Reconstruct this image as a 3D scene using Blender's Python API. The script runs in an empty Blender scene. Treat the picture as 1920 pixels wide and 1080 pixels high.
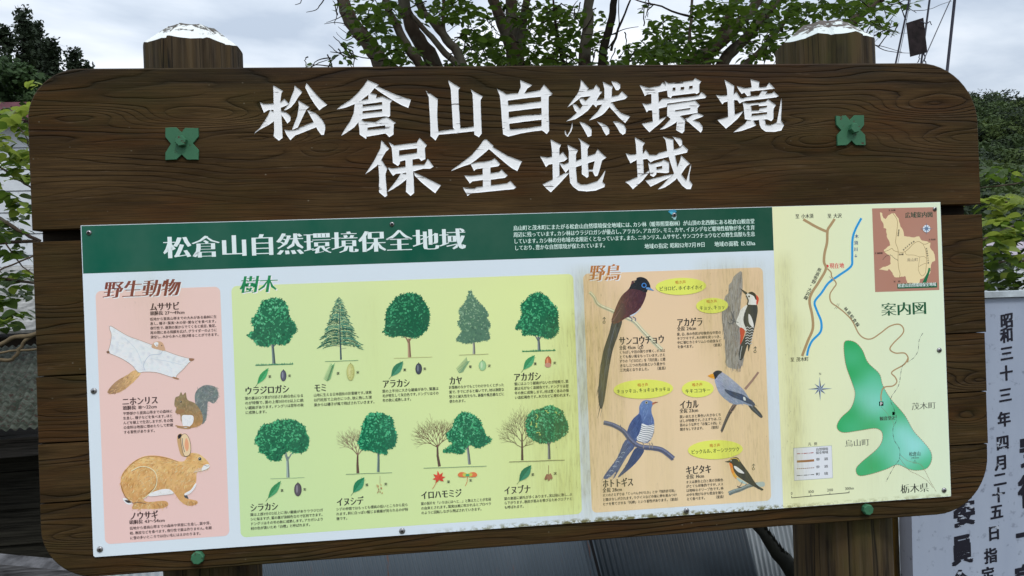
import bpy, bmesh, math, random
import numpy as np
from mathutils import Vector, Matrix
from mathutils.geometry import delaunay_2d_cdt, tessellate_polygon

rnd = random.Random(7)
C = bpy.context.scene.collection
SC = bpy.context.scene

# ------------------------------------------------------------------ camera
FPX = 1550.0
_rx, _ry, _rz = [math.radians(a) for a in (0.09778672, -6.56962552, -2.14253005)]
_Rx = np.array([[1, 0, 0], [0, math.cos(_rx), -math.sin(_rx)], [0, math.sin(_rx), math.cos(_rx)]])
_Ry = np.array([[math.cos(_ry), 0, math.sin(_ry)], [0, 1, 0], [-math.sin(_ry), 0, math.cos(_ry)]])
_Rz = np.array([[math.cos(_rz), -math.sin(_rz), 0], [math.sin(_rz), math.cos(_rz), 0], [0, 0, 1]])
RC = _Rz @ _Rx @ _Ry
CAM = np.array([0.6476375, -1.70181411, 1.65 - 0.15119102])     # world x, y (depth), z (up)
camd = bpy.data.cameras.new('camera'); cam = bpy.data.objects.new('camera', camd); C.objects.link(cam)
camd.sensor_width = 36.0; camd.lens = 36.0 * FPX / 1920.0; camd.clip_start = 0.05; camd.clip_end = 3000
def _w(v): return Vector((v[0], v[2], -v[1]))
rx_, dn_, fw_ = _w(RC[0]), _w(RC[1]), _w(RC[2])
m = Matrix(((rx_.x, -dn_.x, -fw_.x, CAM[0]), (rx_.y, -dn_.y, -fw_.y, CAM[1]), (rx_.z, -dn_.z, -fw_.z, CAM[2]), (0, 0, 0, 1)))
cam.matrix_world = m
SC.camera = cam

def P3(px, py, y=0.0):
    """the world point at depth y that stands at photo position (px, py)"""
    d = RC.T @ np.array([(px - 960) / FPX, (py - 540) / FPX, 1.0])
    t = (y - CAM[1]) / d[2]
    return (CAM[0] + t * d[0], y, CAM[2] - t * d[1])
def B(px, py, y=0.0):
    p = P3(px, py, y); return (p[0], p[2])

# ------------------------------------------------------------------ light
SUN_EL, SUN_AZ = math.radians(52), math.radians(162)   # azimuth clockwise from +y
world = bpy.data.worlds.new('World'); SC.world = world; world.use_nodes = True
nt = world.node_tree; nt.nodes.clear()
def N(nt, t, **k):
    n = nt.nodes.new(t)
    for a, b in k.items():
        if a.startswith('i_'): n.inputs[a[2:].replace('_', ' ')].default_value = b
        else: setattr(n, a, b)
    return n
bg = N(nt, 'ShaderNodeBackground'); bg.inputs['Strength'].default_value = 0.12
out = N(nt, 'ShaderNodeOutputWorld'); nt.links.new(bg.outputs[0], out.inputs[0])
sky = N(nt, 'ShaderNodeTexSky', sky_type='NISHITA', sun_disc=False, sun_elevation=SUN_EL, sun_rotation=SUN_AZ)
tc = N(nt, 'ShaderNodeTexCoord'); mp = N(nt, 'ShaderNodeMapping'); mp.inputs['Scale'].default_value = (1.3, 1.3, 3.2); mp.inputs['Location'].default_value = (0.35, 0.2, 0.1)
nt.links.new(tc.outputs['Generated'], mp.inputs['Vector'])
nz = N(nt, 'ShaderNodeTexNoise'); nz.inputs['Scale'].default_value = 2.2; nz.inputs['Detail'].default_value = 7; nz.inputs['Roughness'].default_value = 0.48; nz.inputs['Distortion'].default_value = 0.3
nt.links.new(mp.outputs[0], nz.inputs['Vector'])
cr = N(nt, 'ShaderNodeValToRGB')
K = 1 / 0.12
def kc(r, g, b, s=1.0): return (r * K * s, g * K * s, b * K * s, 1)
cr.color_ramp.elements[0].position = 0.40; cr.color_ramp.elements[0].color = (0.44, 0.51, 0.61, 1)
cr.color_ramp.elements[1].position = 0.59; cr.color_ramp.elements[1].color = (0.86, 0.895, 0.95, 1)
e = cr.color_ramp.elements.new(0.48); e.color = (0.60, 0.665, 0.75, 1)
nt.links.new(nz.outputs[0], cr.inputs[0])
sx = N(nt, 'ShaderNodeSeparateXYZ'); nt.links.new(tc.outputs['Generated'], sx.inputs[0])
mr = N(nt, 'ShaderNodeMapRange'); mr.inputs['From Min'].default_value = 0.0; mr.inputs['From Max'].default_value = 1.0
mr.inputs['To Min'].default_value = 1.02 * K; mr.inputs['To Max'].default_value = 2.15 * K       # overcast sky: brighter towards the zenith
nt.links.new(sx.outputs['Z'], mr.inputs['Value'])
sc_ = N(nt, 'ShaderNodeVectorMath', operation='SCALE'); nt.links.new(cr.outputs[0], sc_.inputs[0]); nt.links.new(mr.outputs[0], sc_.inputs['Scale'])
mixw = N(nt, 'ShaderNodeMix', data_type='RGBA'); mixw.inputs['Factor'].default_value = 0.9
nt.links.new(sky.outputs[0], mixw.inputs['A']); nt.links.new(sc_.outputs[0], mixw.inputs['B'])
nt.links.new(mixw.outputs['Result'], bg.inputs['Color'])

sun = bpy.data.lights.new('sun', 'SUN'); sun.energy = 1.5; sun.angle = math.radians(12); sun.color = (1.0, 0.97, 0.92)
so = bpy.data.objects.new('sun', sun); C.objects.link(so)
sd = Vector((math.sin(SUN_AZ) * math.cos(SUN_EL), math.cos(SUN_AZ) * math.cos(SUN_EL), math.sin(SUN_EL)))
so.rotation_euler = sd.to_track_quat('Z', 'Y').to_euler()
vs = SC.view_settings; vs.view_transform = 'Standard'; vs.look = 'None'; vs.exposure = 0.0; vs.gamma = 1.0; vs.use_curve_mapping = False
SC.cycles.max_bounces = 6; SC.cycles.transparent_max_bounces = 8

# ------------------------------------------------------------------ object helpers
def tag(o, label=None, cat=None, group=None, kind=None):
    if label: o['label'] = label
    if cat: o['category'] = cat
    if group: o['group'] = group
    if kind: o['kind'] = kind
    return o
def empty(name, loc, label, cat, group=None):
    o = bpy.data.objects.new(name, None); C.objects.link(o); o.location = loc; o.empty_display_size = 0.1
    return tag(o, label, cat, group)
def link(name, me, parent=None, mats=()):
    if mats:
        for m_ in mats: me.materials.append(m_)
    o = bpy.data.objects.new(name, me); C.objects.link(o)
    if parent is not None:
        o.parent = parent
        # world-placed vertices under a moved parent
        L = Vector((0, 0, 0)); p = parent
        while p is not None:
            if p.parent is None: L += p.location
            p = p.parent
        top = parent
        while top.parent is not None: top = top.parent
        if parent is top: o.matrix_parent_inverse = Matrix.Translation(-top.location)
    return o
class MB:
    """collects polygons (world coordinates)"""
    def __init__(s): s.v = []; s.f = []; s.m = []; s.sm = []
    def poly(s, pts, mi=0, smooth=False):
        n = len(s.v); s.v += [tuple(p) for p in pts]; s.f.append(tuple(range(n, n + len(pts)))); s.m.append(mi); s.sm.append(smooth)
    def mesh_(s, vs, fs, mi=0, smooth=False):
        n = len(s.v); s.v += [tuple(p) for p in vs]
        for f in fs: s.f.append(tuple(i + n for i in f)); s.m.append(mi); s.sm.append(smooth)
    def box(s, a, b, mi=0):
        (x0, y0, z0), (x1, y1, z1) = a, b
        vs = [(x0, y0, z0), (x1, y0, z0), (x1, y1, z0), (x0, y1, z0), (x0, y0, z1), (x1, y0, z1), (x1, y1, z1), (x0, y1, z1)]
        s.mesh_(vs, [(0, 1, 5, 4), (1, 2, 6, 5), (2, 3, 7, 6), (3, 0, 4, 7), (4, 5, 6, 7), (3, 2, 1, 0)], mi)
    def obox(s, o, u, v, w, mi=0):
        o, u, v, w = [Vector(q) for q in (o, u, v, w)]
        vs = [o, o + u, o + u + v, o + v, o + w, o + u + w, o + u + v + w, o + v + w]
        s.mesh_(vs, [(0, 1, 5, 4), (1, 2, 6, 5), (2, 3, 7, 6), (3, 0, 4, 7), (4, 5, 6, 7), (3, 2, 1, 0)], mi)
    def tube(s, pts, rad, n=8, mi=0, cap=True):
        pts = [Vector(p) for p in pts]
        if not hasattr(rad, '__len__'): rad = [rad] * len(pts)
        base = len(s.v); up = Vector((0.3, 1, 0.17)).normalized()
        for i, p in enumerate(pts):
            d = (pts[min(i + 1, len(pts) - 1)] - pts[max(i - 1, 0)])
            d = d.normalized() if d.length > 1e-9 else Vector((0, 0, 1))
            a = d.cross(up)
            a = a.normalized() if a.length > 1e-4 else d.orthogonal().normalized()
            b = d.cross(a)
            for k in range(n):
                t = 2 * math.pi * k / n
                s.v.append(tuple(p + (a * math.cos(t) + b * math.sin(t)) * rad[i]))
        for i in range(len(pts) - 1):
            for k in range(n):
                k2 = (k + 1) % n
                s.f.append((base + i * n + k, base + i * n + k2, base + (i + 1) * n + k2, base + (i + 1) * n + k)); s.m.append(mi); s.sm.append(True)
        if cap:
            s.f.append(tuple(base + k for k in range(n))); s.m.append(mi); s.sm.append(False)
            s.f.append(tuple(base + (len(pts) - 1) * n + k for k in reversed(range(n)))); s.m.append(mi); s.sm.append(False)
    def build(s, name, mats, parent=None):
        me = bpy.data.meshes.new(name); me.from_pydata(s.v, [], s.f)
        if not isinstance(mats, (list, tuple)): mats = [mats]
        for m_ in mats: me.materials.append(m_)
        me.polygons.foreach_set('material_index', s.m); me.polygons.foreach_set('use_smooth', s.sm)
        me.update()
        return link(name, me, parent)

# ------------------------------------------------------------------ materials
def lin(c):
    c = c / 255.0
    return c / 12.92 if c <= 0.04045 else ((c + 0.055) / 1.055) ** 2.4
class Mat:
    def __init__(s, name, rough=0.7, spec=0.3):
        s.m = bpy.data.materials.new(name); s.m.use_nodes = True; s.nt = s.m.node_tree
        s.p = s.nt.nodes['Principled BSDF']; s.p.inputs['Roughness'].default_value = rough; s.p.inputs['Specular IOR Level'].default_value = spec
        s._pos = None
    def n(s, t, **k): return N(s.nt, t, **k)
    def l(s, a, b): s.nt.links.new(a, b)
    def pos(s):
        if s._pos is None: s._pos = s.n('ShaderNodeNewGeometry').outputs['Position']
        return s._pos
    def xyz(s):
        q = s.n('ShaderNodeSeparateXYZ'); s.l(s.pos(), q.inputs[0]); return q.outputs
    def math(s, op, a, b=None, c=None):
        q = s.n('ShaderNodeMath', operation=op)
        for i, v in enumerate((a, b, c)):
            if v is None: continue
            if isinstance(v, (int, float)): q.inputs[i].default_value = v
            else: s.l(v, q.inputs[i])
        return q.outputs[0]
    def noise(s, scale=(1, 1, 1), sc=5, detail=3, rough=0.5, vec=None, dist=0.0, loc=(0, 0, 0)):
        mp = s.n('ShaderNodeMapping'); mp.inputs['Scale'].default_value = scale; mp.inputs['Location'].default_value = loc
        s.l(vec if vec is not None else s.pos(), mp.inputs[0])
        q = s.n('ShaderNodeTexNoise'); q.inputs['Scale'].default_value = sc; q.inputs['Detail'].default_value = detail
        q.inputs['Roughness'].default_value = rough; q.inputs['Distortion'].default_value = dist
        s.l(mp.outputs[0], q.inputs['Vector']); return q.outputs[0]
    def ramp(s, v, stops):
        q = s.n('ShaderNodeValToRGB'); el = q.color_ramp.elements
        while len(el) < len(stops): el.new(0.5)
        for e_, (p_, c_) in zip(el, stops):
            e_.position = p_
            e_.color = (c_, c_, c_, 1) if isinstance(c_, (int, float)) else (c_[0], c_[1], c_[2], 1)
        s.l(v, q.inputs[0]); return q.outputs[0]
    def mix(s, f, a, b, blend='MIX'):
        q = s.n('ShaderNodeMix', data_type='RGBA', blend_type=blend)
        for key, v in (('Factor', f), ('A', a), ('B', b)):
            if isinstance(v, (int, float)): q.inputs[key].default_value = v
            elif isinstance(v, (tuple, list)): q.inputs[key].default_value = (v[0], v[1], v[2], 1)
            else: s.l(v, q.inputs[key])
        return q.outputs['Result']
    def col(s, c):
        if isinstance(c, (tuple, list)): s.p.inputs['Base Color'].default_value = (c[0], c[1], c[2], 1)
        else: s.l(c, s.p.inputs['Base Color'])
        return s
    def bump(s, h, strength=0.4, dist=0.01):
        q = s.n('ShaderNodeBump'); q.inputs['Strength'].default_value = strength; q.inputs['Distance'].default_value = dist
        s.l(h, q.inputs['Height']); s.l(q.outputs[0], s.p.inputs['Normal']); return s

def plank_wood(name, eyes, base=(0.037, 0.020, 0.0050), dark=(0.006, 0.0038, 0.002), light=(0.092, 0.054, 0.020), seed=0.0, rings=62.0, moss=0.45, calm=None):
    M = Mat(name, rough=0.7, spec=0.10)
    x, y, z = M.xyz()
    warp = M.noise((0.55, 0.0, 3.2), 2.0, 2, 0.5, loc=(seed, 0, seed * 2.3))
    warp2 = M.noise((3.5, 0.0, 22.0), 2.0, 2, 0.5, loc=(seed * 1.7, 0, 4))
    v = M.math('MULTIPLY', z, rings)
    v = M.math('ADD', v, M.math('MULTIPLY', M.math('SUBTRACT', warp, 0.5), 15.0))
    v = M.math('ADD', v, M.math('MULTIPLY', M.math('SUBTRACT', warp2, 0.5), 0.9))
    for (ex, ez, sx_, sz_, A) in eyes:
        dx = M.math('DIVIDE', M.math('SUBTRACT', x, ex), sx_); dz = M.math('DIVIDE', M.math('SUBTRACT', z, ez), sz_)
        r2 = M.math('ADD', M.math('MULTIPLY', dx, dx), M.math('MULTIPLY', dz, dz))
        v = M.math('ADD', v, M.math('MULTIPLY', M.math('POWER', 2.718, M.math('MULTIPLY', r2, -1.0)), A))
    fr = M.math('FRACT', v)
    ring = M.ramp(fr, [(0.0, 0.35), (0.12, 0.0), (0.55, 0.12), (0.82, 0.55), (0.93, 1.0), (1.0, 0.35)])
    vary = M.ramp(M.noise((0.8, 0, 9.0), 2.2, 2, 0.5, loc=(seed + 3, 0, 0)), [(0.38, 0.10), (0.58, 1.0)])
    if calm:
        cm = M.n('ShaderNodeMapRange'); cm.inputs['From Min'].default_value = calm[0]; cm.inputs['From Max'].default_value = calm[1]; cm.inputs['To Min'].default_value = 0.22; M.l(z, cm.inputs['Value'])
        vary = M.math('MULTIPLY', vary, cm.outputs[0])
    fib = M.noise((3.0, 0, 190.0), 2.0, 3, 0.6, loc=(seed, 0, 0))
    patch = M.noise((0.9, 0, 5.0), 2.6, 5, 0.66, loc=(seed + 9, 0, 2))
    c = M.mix(M.ramp(patch, [(0.36, 0.0), (0.66, 1.0)]), base, light)
    red = M.ramp(M.noise((1.5, 0, 5.0), 2.0, 3, 0.6, loc=(seed + 21, 0, 3)), [(0.48, 0.0), (0.64, 1.0)])
    c = M.mix(M.math('MULTIPLY', red, 0.55), c, (0.074, 0.028, 0.006))
    c = M.mix(M.math('MULTIPLY', M.ramp(fib, [(0.40, 0.0), (0.60, 1.0)]), 0.55), c, (0.020, 0.012, 0.006))
    c = M.mix(M.math('MULTIPLY', M.math('MULTIPLY', ring, vary), 0.80), c, dark)
    grey = M.ramp(M.noise((6, 0, 60.0), 2.0, 3, 0.65, loc=(seed + 2, 0, 0)), [(0.62, 0.0), (0.76, 1.0)])
    c = M.mix(M.math('MULTIPLY', grey, 0.35), c, (0.15, 0.105, 0.065))
    ms = M.ramp(M.noise((1.0, 0, 2.0), 3.0, 5, 0.65, loc=(seed + 5, 0, 7)), [(0.48, 0.0), (0.70, 1.0)])
    c = M.mix(M.math('MULTIPLY', ms, moss), c, (0.036, 0.032, 0.007))
    # soot-dark weathered top edge
    blk = M.ramp(M.noise((1.6, 0, 4.0), 2.5, 4, 0.6, loc=(seed + 1, 0, 0)), [(0.42, 0.0), (0.72, 1.0)])
    top = M.n('ShaderNodeMapRange'); top.inputs['From Min'].default_value = 1.900; top.inputs['From Max'].default_value = 1.962; M.l(z, top.inputs['Value'])
    c = M.mix(M.math('MULTIPLY', M.math('MULTIPLY', M.math('ADD', blk, 0.35), top.outputs[0]), 0.75), c, (0.010, 0.009, 0.009))
    # pale flecks of old bird lime and dust
    vor = M.n('ShaderNodeTexVoronoi'); vor.inputs['Scale'].default_value = 42; mp = M.n('ShaderNodeMapping'); mp.inputs['Scale'].default_value = (1, 0, 1.3)
    M.l(M.pos(), mp.inputs[0]); M.l(mp.outputs[0], vor.inputs['Vector'])
    fl = M.math('MULTIPLY', M.ramp(vor.outputs['Distance'], [(0.045, 1.0), (0.09, 0.0)]), M.ramp(M.noise((1, 0, 1), 6, 2), [(0.55, 0.0), (0.6, 1.0)]))
    c = M.mix(M.math('MULTIPLY', fl, 0.35), c, (0.3, 0.27, 0.2))
    M.col(c)
    h = M.math('SUBTRACT', M.math('MULTIPLY', fib, 0.35), M.math('MULTIPLY', M.math('MULTIPLY', ring, vary), 0.9))
    M.bump(h, 0.8, 0.0028)
    return M.m
def post_wood(name, base=(0.070, 0.046, 0.020), dark=(0.016, 0.011, 0.007), green=(0.060, 0.055, 0.014), seed=0.0):
    M = Mat(name, rough=0.8, spec=0.2)
    v1 = M.noise((9, 9, 0.6), 4.0, 4, 0.6, loc=(seed, 0, 0)); v2 = M.noise((1, 1, 0.7), 4.5, 4, 0.6, loc=(seed, 3, 0)); v3 = M.noise((40, 40, 1.6), 3.0, 3, 0.6)
    c = M.mix(M.ramp(v1, [(0.38, 0.0), (0.6, 1.0)]), dark, base)
    c = M.mix(M.math('MULTIPLY', M.ramp(v2, [(0.48, 0.0), (0.62, 1.0)]), 0.6), c, green)
    c = M.mix(M.math('MULTIPLY', M.ramp(v3, [(0.5, 0.0), (0.66, 1.0)]), 0.28), c, (0.11, 0.085, 0.055))
    crk = M.ramp(M.noise((14, 14, 0.25), 3.0, 1, 0.4, loc=(2, seed, 0)), [(0.485, 0.0), (0.5, 1.0), (0.515, 0.0)])
    c = M.mix(M.math('MULTIPLY', crk, 0.9), c, (0.006, 0.005, 0.004))
    M.col(c); M.bump(M.math('SUBTRACT', v3, M.math('MULTIPLY', crk, 1.2)), 0.6, 0.004)
    return M.m
def simple(name, c, rough=0.7, spec=0.3, var=0.25, sc=8.0, metal=0.0, stretch=(1, 1, 1), bump=0.15):
    M = Mat(name, rough, spec)
    n_ = M.noise(stretch, sc, 5, 0.6)
    lo = tuple(max(0, q * (1 - var)) for q in c); hi = tuple(min(1, q * (1 + var)) for q in c)
    M.col(M.mix(M.ramp(n_, [(0.32, 0.0), (0.68, 1.0)]), lo, hi)); M.p.inputs['Metallic'].default_value = metal
    if bump: M.bump(n_, bump, 0.01)
    return M.m
def worn_paint(name, paint, under, thr=0.55, sc=30, stretch=(1, 1, 1), soft=0.04, rough=0.55, grime=0.25, zw=None):
    M = Mat(name, rough, 0.3)
    n_ = M.noise(stretch, sc, 6, 0.62); g = M.noise((1, 1, 1), 5, 4, 0.6)
    c = M.mix(M.math('MULTIPLY', M.ramp(g, [(0.4, 0.0), (0.7, 1.0)]), grime), paint, tuple(q * 0.55 for q in paint))
    if zw:
        zz = M.math('MULTIPLY', M.math('SUBTRACT', M.xyz()[2], zw[0]), zw[1]); n_ = M.math('ADD', n_, zz)
    f = M.ramp(n_, [(thr, 0.0), (thr + soft, 1.0)])
    c = M.mix(f, c, under); M.col(c)
    M.bump(M.math('MULTIPLY', f, -1.0), 0.5, 0.002)
    return M.m

# print: the colour is printed on the sheet, algae and rain streaks lie over all of it
EXPO = 0.80
def pc(c): return tuple(min(0.93, lin(q) / EXPO) for q in c)
def print_mat():
    M = Mat('printed_sheet', rough=0.5, spec=0.10)
    at = M.n('ShaderNodeVertexColor', layer_name='ink')
    x, y, z = M.xyz()
    streak = M.noise((46, 0, 1.1), 1.0, 5, 0.62); fine = M.noise((260, 0, 26), 1.0, 4, 0.7); big = M.noise((7, 0, 5), 1.0, 4, 0.6)
    tot = None
    for (cx, w, z0, z1, a) in [(1.005, 0.034, 1.535, 1.26, 1.0), (0.985, 0.055, 1.44, 1.02, 0.8), (0.93, 0.09, 1.32, 1.03, 0.5), (1.066, 0.016, 1.50, 1.02, 0.45),
                               (1.255, 0.020, 1.54, 1.35, 0.75), (1.30, 0.025, 1.545, 1.05, 0.55), (1.355, 0.035, 1.54, 1.02, 0.75), (1.435, 0.02, 1.55, 1.02, 0.5),
                               (1.452, 0.028, 1.42, 1.03, 0.45), (0.13, 0.05, 1.56, 1.45, 0.3), (0.55, 0.03, 1.5, 1.2, 0.12), (1.14, 0.05, 1.3, 1.01, 0.22), (1.66, 0.12, 1.25, 1.0, 0.14)]:
        dx = M.math('DIVIDE', M.math('SUBTRACT', x, cx), w)
        g = M.math('POWER', 2.718, M.math('MULTIPLY', M.math('MULTIPLY', dx, dx), -1.0))
        up = M.n('ShaderNodeMapRange'); up.inputs['From Min'].default_value = z0 + 0.01; up.inputs['From Max'].default_value = z0 - 0.03; M.l(z, up.inputs['Value'])
        dn = M.n('ShaderNodeMapRange'); dn.inputs['From Min'].default_value = z1 - 0.06; dn.inputs['From Max'].default_value = z1 + 0.05; M.l(z, dn.inputs['Value'])
        g = M.math('MULTIPLY', M.math('MULTIPLY', g, a), M.math('MULTIPLY', up.outputs[0], dn.outputs[0]))
        tot = g if tot is None else M.math('ADD', tot, g)
    st = M.math('ADD', M.ramp(streak, [(0.34, 0.25), (0.66, 0.75)]), M.math('MULTIPLY', M.ramp(fine, [(0.50, 0.0), (0.68, 1.0)]), 0.3))
    mask = M.math('MULTIPLY', M.math('MULTIPLY', tot, st), M.ramp(big, [(0.3, 0.45), (0.6, 1.0)]))
    # algae along the lower edge
    lo = M.n('ShaderNodeMapRange'); lo.inputs['From Min'].default_value = 1.011; lo.inputs['From Max'].default_value = 1.0015; M.l(z, lo.inputs['Value'])
    mid = M.n('ShaderNodeMapRange'); mid.inputs['From Min'].default_value = 0.62; mid.inputs['From Max'].default_value = 0.98; M.l(x, mid.inputs['Value'])
    me_ = M.n('ShaderNodeMapRange'); me_.inputs['From Min'].default_value = 1.46; me_.inputs['From Max'].default_value = 1.38; me_.inputs['To Min'].default_value = 0.25; M.l(x, me_.inputs['Value'])
    edge = M.math('MULTIPLY', M.math('MULTIPLY', M.math('MULTIPLY', lo.outputs[0], me_.outputs[0]), mid.outputs[0]), M.ramp(M.noise((60, 0, 90), 1.0, 5, 0.7), [(0.46, 0.0), (0.60, 1.0)]))
    mask = M.math('MINIMUM', M.math('ADD', mask, M.math('MULTIPLY', edge, 1.1)), 0.85)
    dirt = M.mix(M.ramp(fine, [(0.35, 0.0), (0.65, 1.0)]), (0.62, 0.57, 0.14), (0.34, 0.28, 0.06))
    specks = M.math('MULTIPLY', M.ramp(M.noise((150, 0, 60), 1.0, 3, 0.6), [(0.66, 0.0), (0.72, 1.0)]), M.math('MINIMUM', M.math('ADD', M.math('MULTIPLY', mask, 1.3), 0.05), 1.0))
    c = M.mix(mask, at.outputs[0], M.mix(0.55, at.outputs[0], dirt, 'MULTIPLY'))
    c = M.mix(M.math('MULTIPLY', mask, 0.42), c, dirt)
    c = M.mix(M.math('MULTIPLY', specks, 0.7), c, (0.10, 0.085, 0.03))
    c = M.mix(M.math('MINIMUM', M.math('MULTIPLY', edge, 1.6), 0.85), c, (0.13, 0.12, 0.035))
    haze_ = M.ramp(big, [(0.3, 0.0), (0.8, 0.08)])
    c = M.mix(haze_, c, (0.55, 0.55, 0.5))
    M.col(c); M.bump(big, 0.03, 0.01)
    return M.m
PRINT = print_mat()

# ------------------------------------------------------------------ glyphs
TEXTS = []
GL = {}
def load_glyphs(chars):
    chars = sorted(set(chars) - set(' \n'))
    cu = bpy.data.curves.new('glyphs', 'FONT'); cu.body = '\n'.join(chars); cu.resolution_u = 2; cu.space_line = 3.0
    o = bpy.data.objects.new('glyphs', cu); C.objects.link(o)
    dg = bpy.context.evaluated_depsgraph_get(); me = bpy.data.meshes.new_from_object(o.evaluated_get(dg))
    co = np.array([v.co[:2] for v in me.vertices])
    sets = {}
    for p in me.polygons:
        i = int(round(-(co[p.vertices[0]][1] - 0.35) / 3.0)); sets.setdefault(i, []).append(tuple(p.vertices))
    for i, ch in enumerate(chars):
        fs = sets.get(i, []); used = sorted({v for f in fs for v in f}); idx = {v: k for k, v in enumerate(used)}
        if not used: continue
        cc = co[used].copy(); cc[:, 1] += 3.0 * i
        wide = ord(ch) > 0x2000
        adv = 1.0 if wide else cc[:, 0].max() + 0.05
        if ch in '：・': cc[:, 0] -= 0.25; adv = 0.5
        if ch in '、。': adv = 0.62
        if not wide: cc[:, 0] *= 1.12; adv *= 1.12
        GL[ch] = (cc, [tuple(idx[v] for v in f) for f in fs], adv)
    bpy.data.objects.remove(o); bpy.data.curves.remove(cu); bpy.data.meshes.remove(me)

# ------------------------------------------------------------------ flat print
def F(ox, oy, s):
    return lambda pts: [(ox + a / s, oy + b / s) for a, b in pts]
def catmull(pts, closed=False, n=6):
    P = [np.array(p, float) for p in pts]; out_ = []
    L = len(P); rng = range(L if closed else L - 1)
    for i in rng:
        p0 = P[(i - 1) % L] if closed or i > 0 else P[0]
        p1 = P[i]; p2 = P[(i + 1) % L]
        p3 = P[(i + 2) % L] if closed or i + 2 < L else P[-1]
        for k in range(n):
            t = k / n
            out_.append(tuple(0.5 * ((2 * p1) + (-p0 + p2) * t + (2 * p0 - 5 * p1 + 4 * p2 - p3) * t * t + (-p0 + 3 * p1 - 3 * p2 + p3) * t ** 3)))
    if not closed: out_.append(tuple(P[-1]))
    return out_
def inside(p, poly):
    x, y = p; c = False; j = len(poly) - 1
    for i in range(len(poly)):
        xi, yi = poly[i]; xj, yj = poly[j]
        if (yi > y) != (yj > y) and x < (xj - xi) * (y - yi) / (yj - yi) + xi: c = not c
        j = i
    return c
CON = {}
def contrast(ch, cc, fs, tx, ty):
    """brush-print weight: upright strokes thicker by tx, level strokes thinner by ty (em)"""
    key = (ch, tx, ty)
    if key in CON: return CON[key]
    ed = set()
    for f in fs:
        for a, b in zip(f, f[1:] + f[:1]): ed.add((a, b))
    sx_ = np.zeros(len(cc)); sy_ = np.zeros(len(cc))
    sgn = 1.0 if sum(np.cross(cc[f[1]] - cc[f[0]], cc[f[2]] - cc[f[0]]) for f in fs) > 0 else -1.0
    for a, b in ed:
        if (b, a) in ed: continue
        d = cc[b] - cc[a]; q = np.linalg.norm(d)
        if q < 1e-6: continue
        nx, ny = sgn * d[1] / q, -sgn * d[0] / q
        for v in (a, b):
            if abs(nx) > abs(sx_[v]): sx_[v] = nx
            if abs(ny) > abs(sy_[v]): sy_[v] = ny
    out_ = cc.copy(); out_[:, 0] += sx_ * tx; out_[:, 1] -= np.where(np.abs(sy_) > .8, sy_, 0) * ty
    CON[key] = out_; return out_
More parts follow.
